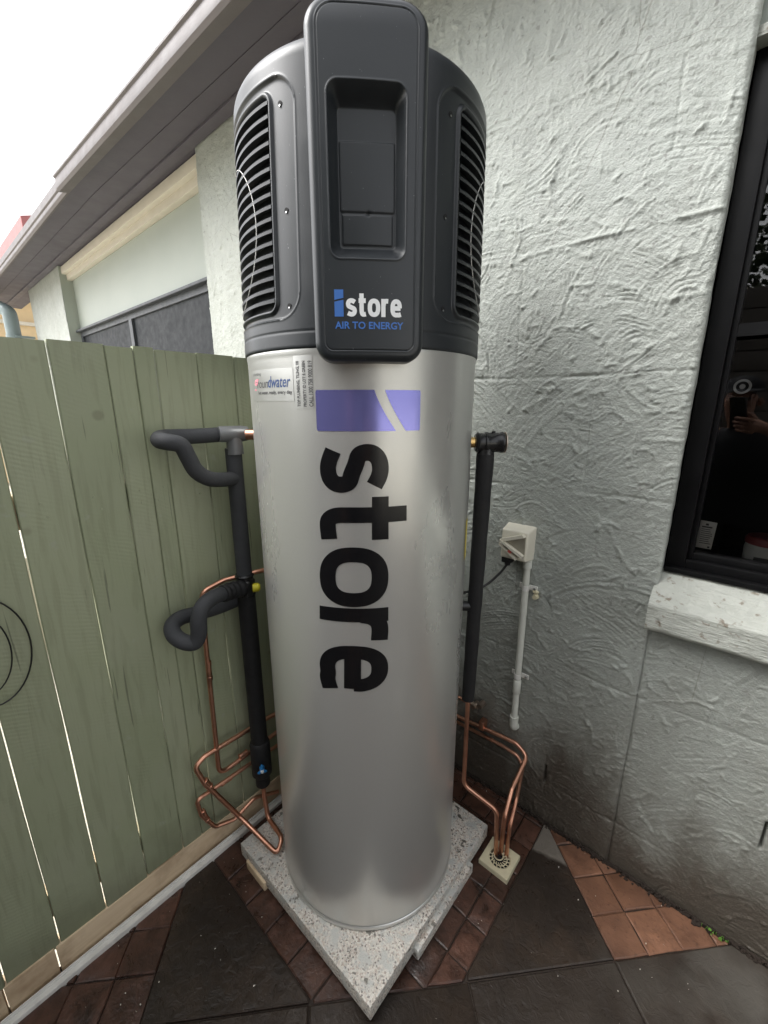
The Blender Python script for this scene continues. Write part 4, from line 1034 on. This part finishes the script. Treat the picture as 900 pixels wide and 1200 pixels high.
# right riser
rr_ = thing('insulated_riser', (-.5, .955, .5), 'long black lagged pipe hanging from the elbow on the right side of the tank', 'pipe')
tp = Vector((-.498, .958, 1.275)); bt = Vector((-.503, .952, .553))
mb = MB(); L = 16; mb.tube([tp.lerp(bt, k / L) for k in range(L + 1)], [.0225 - .0045 * (k / L) ** .7 + .0006 * math.sin(k * 2.3) for k in range(L + 1)], 20); mb.build('lagging', M['blackfoam'], rr_)
ez = 1.304
e0 = Vector(cyl(R(RA), .278, ez)); dr = (atY(590, 513, .985) - e0); dr.z = 0; dr.normalize()
mb = MB(); pts = [e0 + dr * a for a in (0, .006, .010, .022, .024, .030, .033, .060, .064, .070)]
mb.tube(pts, [.020, .0265, .0235, .0235, .0265, .0265, .0245, .0245, .0265, .0255], 24); tpc = e0 + dr * .045
mb.tube([Vector((tp.x, tp.y, 1.30)), Vector((tp.x, tp.y, 1.268))], [.019, .0225], 20)
mb.tube([tpc + Vector((0, 0, .015)), tpc + Vector((0, 0, .028))], [.006, .005], 10)
mb.build('elbow', M['blackplas'], rr_)
mb = MB(); q = e0 + dr * .0735; mb.tube([q, q + dr * .0015], .0265, 20); mb.build('end_ring', M['solder'], rr_)
mb = MB(); mb.tube(fillet([bt + Vector((0, 0, .02)), Vector((-.502, .955, .235)), Vector((-.400, .985, .185)), Vector((-.392, .992, -.02))], .035), .0068, 14); mb.build('copper_tail', M['copper'], rr_)
# drain
dr_ = thing('floor_drain', (-.378, .985, 0), 'square yellowed plastic floor drain with pipes going down into it beside the slab', 'drain')
mb = MB(); zt0, zt1 = -.002, .016; cx0, cy0 = -.378, .985; hw = .047
N = 32
vs = []; fs = []
def sq(a):
    c1_, s1_ = math.cos(a), math.sin(a); m_ = max(abs(c1_), abs(s1_)); return (c1_ / m_ * hw, s1_ / m_ * hw)
for k in range(N):
    a = 2 * math.pi * k / N + math.pi / N * 0; x_, y_ = sq(a); ri = .031
    vs += [(cx0 + x_, cy0 + y_, zt0), (cx0 + x_, cy0 + y_, zt1 - .002), (cx0 + x_ * .97, cy0 + y_ * .97, zt1), (cx0 + ri * 1.12 * math.cos(a), cy0 + ri * 1.12 * math.sin(a), zt1), (cx0 + ri * math.cos(a), cy0 + ri * math.sin(a), zt1 - .003), (cx0 + ri * math.cos(a), cy0 + ri * math.sin(a), zt0 - .02)]
for k in range(N):
    l = (k + 1) % N
    for q in range(5): fs.append((k * 6 + q, l * 6 + q, l * 6 + q + 1, k * 6 + q + 1))
mb.add(vs, fs); mb.build('drain_frame', M['drain'], dr_, smooth=30)
mb = MB(); mb.tube([(cx0 + .014 * math.cos(2 * math.pi * k / 20) - .006, cy0 + .014 * math.sin(2 * math.pi * k / 20) + .006, zt1 - .005) for k in range(20)], .002, 6, closed=True)
mb.tube([(cx0 + .023 * math.cos(2 * math.pi * k / 24), cy0 + .023 * math.sin(2 * math.pi * k / 24), zt1 - .004) for k in range(24)], .0016, 6, closed=True)
for k in range(16):
    a = 2 * math.pi * k / 16
    if 1.2 < a < 3.0: continue
    mb.tube([(cx0 + .016 * math.cos(a) - .003, cy0 + .016 * math.sin(a), zt1 - .0045), (cx0 + .0315 * math.cos(a + .2), cy0 + .0315 * math.sin(a + .2), zt1 - .003)], .0015, 6)
mb.build('grate', M['drain'], dr_)
mb = MB(); mb.tube([(cx0, cy0, -.002), (cx0, cy0, .004)], .0305, 20); mb.build('drain_dark_disc', M['dark'], dr_)  # shade of the open drain put in as a black disc

# ==================================================================================================
#  ELECTRICAL
# ==================================================================================================
ob = thing('power_outlet', (-.49, WY, .98), 'cream weatherproof outlet box on the rendered wall with a triangular hood and red mark', 'outlet box')
bx0, bx1, bz0, bz1, by0 = -.538, -.444, .928, 1.036, 1.152
import bmesh
def tapered(x0, x1, z0, z1, y_back, y_front, ins, bev):
    bm = bmesh.new(); vs = [bm.verts.new(p) for p in ((x0, y_back, z0), (x1, y_back, z0), (x1, y_back, z1), (x0, y_back, z1), (x0 + ins, y_front, z0 + ins), (x1 - ins, y_front, z0 + ins), (x1 - ins, y_front, z1 - ins * 1.6), (x0 + ins, y_front, z1 - ins * 1.6))]
    for f in ((3, 2, 1, 0), (4, 5, 6, 7), (0, 1, 5, 4), (1, 2, 6, 5), (2, 3, 7, 6), (3, 0, 4, 7)): bm.faces.new([vs[i] for i in f])
    bmesh.ops.recalc_face_normals(bm, faces=bm.faces[:]); bmesh.ops.bevel(bm, geom=bm.edges[:], offset=bev, segments=3, profile=.6, affect='EDGES'); bm.verts.index_update()
    m_ = MB(); m_.add([v.co[:] for v in bm.verts], [[v.index for v in f.verts] for f in bm.faces]); bm.free(); return m_
tapered(bx0, bx1, bz0, bz1, WY + .004, by0 + .010, .006, .006).build('box_body', M['outlet'], ob, smooth=50)
# hood: a V-shaped visor opening downwards right
def wedge(P, y0_, y1_):
    n = len(P); vs = [(a, y0_, b) for a, b in P] + [(a, y1_, b) for a, b in P]
    return MB().add(vs, [tuple(range(n)), tuple(range(2 * n - 1, n - 1, -1))] + [(i, n + i, n + (i + 1) % n, (i + 1) % n) for i in range(n)])
yf = by0 + .010
apex = (-.530, .996)
wedge([apex, (-.462, 1.022), (-.455, 1.014), (-.520, .990)], yf - .015, yf + .002).build('hood', M['outlet'], ob, smooth=0)
wedge([apex, (-.455, .957), (-.459, .950), (-.530, .988)], yf - .018, yf + .002).build('hood', M['outlet'], ob, smooth=0)
wedge([(-.533, .984), (-.474, .944), (-.478, .937), (-.535, .976)], yf - .012, yf + .002).build('hood', M['outlet'], ob, smooth=0)
wedge([(-.520, .990), (-.455, 1.014), (-.455, .957)], yf - .003, yf + .001).build('rocker', M['outlet_dark'], ob, smooth=0)  # this face and the next: hood shade put into a darker plastic
wedge([(-.530, .984), (-.460, .948), (-.474, .944)], yf - .002, yf + .001).build('socket_face', M['outlet_dark'], ob, smooth=0)
wedge([(-.500, .969), (-.490, .963), (-.494, .956), (-.504, .961)], yf - .014, yf - .001).build('red_mark', M['redpaint'], ob, smooth=0)
mb = MB(); mb.tube([(-.515, yf + .02, .932), (-.515, yf + .02, .905)], [.013, .009], 14); mb.box(-.53, -.50, yf + .005, yf + .035, .915, .932, .003); plug = mb.build('plug', M['rubber'], ob)
cdl = thing('conduit', (-.457, 1.195, .6), 'narrow white plastic conduit running down the wall from the outlet box', 'conduit')
cx_ = -.457; cy_ = WY - .017
mb = MB(); mb.tube([(cx_, cy_, .93), (cx_ + .002, cy_, .5), (cx_ + .003, cy_, .345)], .0105, 18); mb.build('tube', M['pvc'], cdl)
mb = MB(); mb.tube([(cx_, cy_, .93), (cx_, cy_, .905)], .0135, 18); mb.build('collar', M['pvc'], cdl)
mb = MB(); mb.tube([(cx_ + .002, cy_, .505), (cx_ + .002, cy_, .502), (cx_ + .002, cy_, .455), (cx_ + .002, cy_, .452)], [.0105, .0128, .0128, .0105], 18); mb.build('collar', M['pvc'], cdl)
mb = MB(); mb.tube(fillet([(cx_ + .003, cy_, .36), (cx_ + .003, cy_, .315), (cx_ + .003, WY + .03, .312)], .018), .0145, 18); mb.build('elbow', M['pvc'], cdl)
for z in (.838, .520):
    mb = MB(); mb.tube([(cx_ + .0008, cy_, z + .008), (cx_ + .0008, cy_, z - .008)], .0118, 18); mb.box(cx_ - .024, cx_ + .034, WY - .006, WY - .002, z - .008, z + .008, .001); sd_ = mb.build('saddle', M['gal'], cdl)
    mb = MB(); mb.tube([(cx_ + .026, WY - .010, z), (cx_ + .026, WY - .004, z)], [.004, .005], 10); mb.build('screw', M['steel'], sd_)
mb = MB(); mb.tube([(cx_ + .030, WY - .014, .812), (cx_ + .030, WY, .812)], [.007, .010], 12); mb.tube([(cx_ + .026, WY - .01, .832), (cx_ + .032, WY, .826)], [.006, .008], 12)
setp(mb.build('wall_plug', M['drain']), 'small yellowish stub sticking out of the wall just right of the white conduit', 'wall plug')
cb = [(-.515, yf + .02, .908), (-.530, 1.165, .878), (-.560, 1.13, .838), (-.595, 1.08, .822), (-.60, 1.01, .84), (-.56, .965, .853), cyl(R(RA), .29, .855)]
setp(MB().build if False else (lambda m_: (m_.tube(catmull(cb, 8), .0042, 12), m_)[1])(MB()).build('power_cable', M['rubber']), 'black power cable curving from the outlet box plug to the side of the tank', 'cable')

# ==================================================================================================
#  SMALL THINGS
# ==================================================================================================
jar = thing('jar', (0, 0, 1), 'white pot with a dull red lid on the inner ledge behind the window glass', 'jar')
jc = atY(893, 628, 1.375); jx, jy = jc.x + .012, 1.375
def lathe_at(cx, cy, prof, N=32):
    vs = []; fs = []
    for r_, z_ in prof:
        for k in range(N): vs.append((cx + r_ * math.cos(2 * math.pi * k / N), cy + r_ * math.sin(2 * math.pi * k / N), z_))
    for i in range(len(prof) - 1):
        for k in range(N): l = (k + 1) % N; fs.append((i * N + k, i * N + l, (i + 1) * N + l, (i + 1) * N + k))
    return MB().add(vs, fs)
lathe_at(jx, jy, [(0, 1.001), (.036, 1.001), (.041, 1.01), (.042, 1.045), (.040, 1.056)]).build('pot', M['white_card'], jar)
lathe_at(jx, jy, [(.040, 1.056), (.043, 1.058), (.043, 1.070), (.038, 1.076), (0, 1.078)]).build('lid', M['red'], jar)
lathe_at(jx + .02, jy - .02, [(0, 1.078), (.012, 1.079), (.012, 1.09), (0, 1.094)]).build('knob', M['white_card'], jar)
mb = MB(); mb.box(jx - .02, jx + .02, jy - .0455, jy - .0435, 1.015, 1.03); mb.build('pot_print', M['print_grey'], jar, smooth=0)
# weed at foot of wall
wp = thing('weed', (.155, 1.195, 0), 'tiny bright green weed sprouting where the orange bricks meet the wall', 'weed')
for k in range(9):
    a = random.uniform(0, 6.28); l_ = random.uniform(.004, .009); ox, oy = random.uniform(-.03, .03), random.uniform(-.012, .002); z_ = random.uniform(.006, .018)
    c0 = Vector((.150 + ox, 1.198 + oy - abs(ox) * .2, z_)); d1 = Vector((math.cos(a), math.sin(a), .3)) * l_; d2 = Vector((-math.sin(a), math.cos(a), .1)) * l_ * .55
    MB().add([c0, c0 + d1 * .5 + d2, c0 + d1, c0 + d1 * .5 - d2], [(0, 1, 2, 3)]).build('leaf', M['weed'], wp, smooth=0)
mb = MB()
for k in range(8): x_ = .12 + k * .008; mb.tube([(x_, 1.199, -.005), (x_ + random.uniform(-.004, .004), 1.195, .012)], .0008, 5)
mb.build('stem', M['weed'], wp)
# chips and grit on the paving
mb = MB()
for k in range(260):
    x_, y_ = random.uniform(-1.05, .5), random.uniform(-.2, 1.19)
    if SL[0] < x_ < SL[1] and SL[2] < y_ < SL[3]: continue
    s__ = random.choice([.0004, .0005, .0007, .0012]) * random.uniform(.7, 1.4)
    P_ = [(x_ + s__ * math.cos(q) * random.uniform(.6, 1.5), y_ + s__ * math.sin(q) * random.uniform(.6, 1.5)) for q in (0, 1.2, 2.5, 3.8, 5.0)]
    mb.prism(P_, 0.0, .001 + s__ * .6)
for k in range(70):      # scraps of leaf litter
    x_, y_ = random.uniform(-1.04, .4), random.uniform(-.1, 1.19); a = random.uniform(0, 6.28); l_ = random.uniform(.002, .006)
    if SL[0] < x_ < SL[1] and SL[2] < y_ < SL[3]: continue
    mb.add([(x_, y_, .002), (x_ + l_ * math.cos(a), y_ + l_ * math.sin(a), .004), (x_ + l_ * 1.3 * math.cos(a + .5), y_ + l_ * 1.3 * math.sin(a + .5), .002)], [(0, 1, 2)])
setp(mb.build('grit', M['mortar'], smooth=0), 'pale grit and mortar crumbs scattered over the pavers', 'grit', kind='stuff')
mb = MB()
for k in range(1600):
    x_ = random.uniform(-1.05, .9); y_ = 1.209 - abs(random.gauss(0, .007)); s__ = random.uniform(.002, .005)
    P_ = [(x_ + s__ * math.cos(q) * random.uniform(.6, 1.6), y_ + s__ * math.sin(q) * random.uniform(.5, 1.)) for q in (0, 1.2, 2.5, 3.8, 5.0)]
    mb.prism(P_, -.01, random.uniform(.0005, .005))
setp(mb.build('soil_line', M['soil'], smooth=30), 'dark dirt gathered along the foot of the rendered wall', 'dirt', kind='stuff')

# unseen wall added behind the viewer, darkens the lower passage and the reflections
opp = thing('added_dark_wall', (0, -1.75, 0), 'unseen brown boarded wall added facing the house to darken the passage and its reflections', 'wall')
bw = None
for k in range(15):
    z_ = k * .15
    if bw is None: mb = MB(); mb.box(-1.05, 3.2, -1.80, -1.775, 0, .143, .004); bw = mb.build('board', m_simple('weathered_boards', (.13, .115, .10), .7), opp)
    else: o = bw.copy(); COL.objects.link(o); o.location = bw.location + Vector((0, random.uniform(-.003, .003), z_))
mb = MB(); mb.box(-1.05, 3.2, -1.9, -1.81, 0, 2.24); mb.build('backing', M['dark'], opp, smooth=0)

# ==================================================================================================
#  THE PHOTOGRAPHER (mirrored faintly in the window)
# ==================================================================================================
SKIN = m_simple('skin', (.42, .22, .15), .5); CLOTH = m_simple('dark_cloth', (.014, .015, .018), .85, bump=.001)
def P_(f, r_, u): return CAM + _F * f + _R * r_ + Vector((0, 0, u))
# directions: a phone held just behind the viewpoint, body behind it to the right
ph_c = CAM - _fw * .020 + _R * .015 - _up * .045
def ploc(a, b, c_): return ph_c + _R * a + _up * b - _fw * c_
mb = MB(); vs = []
for c_ in (0, .009):
    for a in range(24):
        q = 2 * math.pi * a / 24; cx_, sx_ = math.cos(q), math.sin(q); k_ = .030; 
        vs.append(ploc(math.copysign(.0375 - .010, cx_) + .010 * cx_, math.copysign(.075 - .010, sx_) + .010 * sx_, c_))
mb.add(vs, [tuple(range(24)), tuple(range(47, 23, -1))] + [(i, 24 + i, 24 + (i + 1) % 24, (i + 1) % 24) for i in range(24)])
phone = thing('phone', tuple(ph_c), 'black phone held up by the photographer, mirrored faintly in the window', 'phone')
mb.build('case', M['blackplas'], phone, smooth=30)
def skinned(name, nodes, edges, root, material, parent=None, sub=1):
    me = bpy.data.meshes.new(name); me.from_pydata([tuple(n_[0]) for n_ in nodes], edges, []); o = bpy.data.objects.new(name, me); COL.objects.link(o)
    md = o.modifiers.new('skin', 'SKIN'); md.use_smooth_shade = True
    lay = me.skin_vertices[0].data if me.skin_vertices else None
    if lay is None:
        import bmesh as _b; bm = _b.new(); bm.from_mesh(me); bm.verts.layers.skin.verify(); bm.to_mesh(me); bm.free(); lay = me.skin_vertices[0].data
    for i, n_ in enumerate(nodes): r_ = n_[1]; lay[i].radius = (r_, r_) if not isinstance(r_, tuple) else r_; lay[i].use_root = (i == root)
    sd__ = o.modifiers.new('sub', 'SUBSURF'); sd__.levels = sub; sd__.render_levels = sub
    me.materials.append(material); bpy.context.view_layer.update()
    ev = o.evaluated_get(bpy.context.evaluated_depsgraph_get()); me2 = bpy.data.meshes.new_from_object(ev); bpy.data.objects.remove(o)
    o2 = bpy.data.objects.new(name, me2); COL.objects.link(o2); me2.shade_smooth()
    if parent: o2.parent = parent; o2.location = -wloc(parent)
    return o2
BX, BY = .10, -.52
N_ = []; E_ = []
def nd(p, r_, par=None):
    N_.append((Vector(p), r_)); i = len(N_) - 1
    if par is not None: E_.append((par, i))
    return i
pel = nd((BX, BY, .80), .13); sp = nd((BX, BY, .98), .12, pel); chs = nd((BX - .01, BY, 1.14), .135, sp); nk = nd((BX - .02, BY + .02, 1.27), .055, chs)
jaw = nd((BX - .04, BY + .07, 1.34), .060, nk); hd_ = nd((BX - .045, BY + .07, 1.42), .082, jaw); crn = nd((BX - .045, BY + .055, 1.47), .070, hd_)
hl = nd((BX - .10, BY, .76), .09, pel); kl = nd((BX - .11, BY + .02, .43), .062, hl); al = nd((BX - .12, BY, .08), .040, kl); tl = nd((BX - .125, BY + .14, .035), .032, al)
hr = nd((BX + .10, BY, .76), .09, pel); kr = nd((BX + .11, BY + .02, .43), .062, hr); ar = nd((BX + .12, BY, .08), .040, kr); tr_ = nd((BX + .13, BY + .14, .035), .032, ar)
sR = nd((BX + .17, BY, 1.20), .058, chs); eR = nd((BX + .24, BY + .10, .98), .042, sR)
wrR = ploc(.140, -.085, .020); fm = (N_[eR][0] + wrR) / 2; f1 = nd(fm, .036, eR); w1 = nd(wrR, .025, f1); pm = nd(ploc(.088, -.060, .014), .028, w1)
for q in range(4):      # fingers cross the back of the phone, below the lens
    b_ = -.022 - q * .019; L_ = (.92, 1.05, 1., .80)[q]
    k0 = nd(ploc(.062, b_ - .010, .004), .0105, pm); k1 = nd(ploc(.040, b_ - .003, -.0085), .0090, k0); k2 = nd(ploc(.040 - .030 * L_, b_ + .002, -.0085), .0083, k1); nd(ploc(.040 - .052 * L_, b_ + .003, -.0080), .0073, k2)
t0 = nd(ploc(.070, -.040, .022), .0125, pm); t1 = nd(ploc(.052, -.018, .024), .0110, t0); nd(ploc(.032, .000, .022), .0092, t1)
sL = nd((BX - .17, BY, 1.20), .058, chs); eL = nd((BX - .24, BY + .02, .95), .042, sL); wL = nd((BX - .22, BY + .12, .74), .026, eL); pL = nd((BX - .21, BY + .14, .68), .026, wL)
for q in range(4):
    k0 = nd((BX - .20, BY + .125 + q * .018 - .01, .635), .0095, pL); k1 = nd((BX - .195, BY + .125 + q * .018, .60 - .004 * (q % 3)), .0085, k0); nd((BX - .19, BY + .12 + q * .017, .575 - .003 * (q % 3)), .0075, k1)
k0 = nd((BX - .19, BY + .17, .655), .011, pL); nd((BX - .18, BY + .18, .625), .009, k0)
person = skinned('person', N_, E_, pel, SKIN, None, 2)
setp(person, 'person in dark clothes and cap holding up a phone, mirrored dimly in the window', 'person')
def loft(rings, name, m):
    mb = MB(); n = 28; vs = []; fs = []
    for (cx_, cy_, cz_, rx_, ry_) in rings:
        for k in range(n): q = 2 * math.pi * k / n; vs.append((cx_ + rx_ * math.cos(q), cy_ + ry_ * math.sin(q), cz_))
    for i in range(len(rings) - 1):
        for k in range(n): l = (k + 1) % n; fs.append((i * n + k, i * n + l, (i + 1) * n + l, (i + 1) * n + k))
    mb.add(vs, fs); o = mb.build(name, m, person); return o
loft([(BX, BY, .74, .185, .15), (BX, BY, .90, .175, .145), (BX, BY, 1.05, .19, .155), (BX, BY, 1.17, .205, .15), (BX - .005, BY, 1.235, .17, .11), (BX - .015, BY + .01, 1.27, .075, .075)], 'shirt', CLOTH)
for a, b, ra, rb in ((sR, eR, .075, .062), (sL, eL, .075, .062)):
    pa, pb = N_[a][0], N_[b][0]; q = pa.lerp(pb, .75); mb = MB(); mb.tube([pa + (pa - pb) * .12, pa, q], [ra * .8, ra, rb], 20, cap=False); mb.build('sleeve', CLOTH, person)
for sgn in (-1, 1):
    mb = MB(); mb.tube([(BX + sgn * .085, BY, .82), (BX + sgn * .10, BY, .70), (BX + sgn * .112, BY + .02, .44)], [.125, .115, .095], 22, cap=False); mb.build('shorts_leg', CLOTH, person)
hc = Vector((BX - .045, BY + .065, 1.475))
mb = MB(); n = 24; vs = []; fs = []
for i in range(7):
    a = R(90) * i / 6
    for k in range(n): q = 2 * math.pi * k / n; vs.append((hc.x + .094 * math.cos(a) * math.cos(q), hc.y + .108 * math.cos(a) * math.sin(q), hc.z + .075 * math.sin(a)))
for i in range(6):
    for k in range(n): l = (k + 1) % n; fs.append((i * n + k, i * n + l, (i + 1) * n + l, (i + 1) * n + k))
mb.add(vs, fs); vs = []
for k in range(13):
    a = math.pi * k / 12; vs += [(hc.x + .088 * math.cos(a), hc.y + .07 + .03 * math.sin(a), hc.z + .004), (hc.x + .085 * math.cos(a), hc.y + .07 + .105 * math.sin(a), hc.z - .012)]
mb.add(vs, [(2 * k, 2 * k + 1, 2 * k + 3, 2 * k + 2) for k in range(12)]); mb.build('cap', CLOTH, person)
mb = MB()
for sgn in (-1, 1): pass
mb.tube([(hc.x, hc.y + .078, hc.z - .055), (hc.x, hc.y + .100, hc.z - .080), (hc.x, hc.y + .086, hc.z - .090)], [.008, .013, .010], 12); mb.build('nose', SKIN, person)
for sgn in (-1, 1):
    mb = MB(); mb.tube([(hc.x + sgn * .030, hc.y + .070, hc.z - .048), (hc.x + sgn * .030, hc.y + .082, hc.z - .048)], [.010, .006], 12); mb.build('eye', M['print_grey'], person)
    mb = MB(); mb.tube([(hc.x + sgn * .078, hc.y + .0, hc.z - .05), (hc.x + sgn * .090, hc.y - .008, hc.z - .065), (hc.x + sgn * .080, hc.y - .005, hc.z - .085)], [.012, .016, .009], 10); mb.build('ear', SKIN, person)
mb = MB(); mb.tube([(hc.x - .022, hc.y + .076, hc.z - .113), (hc.x, hc.y + .083, hc.z - .112), (hc.x + .022, hc.y + .076, hc.z - .113)], [.003, .007, .003], 10); mb.build('mouth', m_simple('lips', (.30, .12, .10), .5), person)
for sgn in (-1, 1):
    mb = MB(); mb.tube([(BX + sgn * .12, BY - .05, .035), (BX + sgn * .122, BY + .06, .04), (BX + sgn * .127, BY + .17, .028)], [.038, .045, .032], 14); mb.build('shoe', CLOTH, person)

# trees beyond the added wall, only ever seen mirrored
hd = MB()
for k in range(15000):
    c0 = Vector((random.uniform(-2, 4), random.uniform(-4.2, -2.6), random.uniform(1.6, 4.6))); c0.z += .5 * math.sin(c0.x * 2.1); a = random.uniform(0, 6.28); b = random.uniform(-1, 1); l_ = random.uniform(.05, .12)
    d1 = Vector((math.cos(a) * math.cos(b), math.sin(a) * math.cos(b), math.sin(b))) * l_; d2 = d1.orthogonal().normalized() * l_ * .4
    hd.add([c0, c0 + d1 * .5 + d2, c0 + d1, c0 + d1 * .5 - d2], [(0, 1, 2, 3)])
setp(hd.build('foliage', M['leaf'], smooth=0), 'dark tree foliage rising over the added wall opposite the house', 'foliage', kind='stuff')
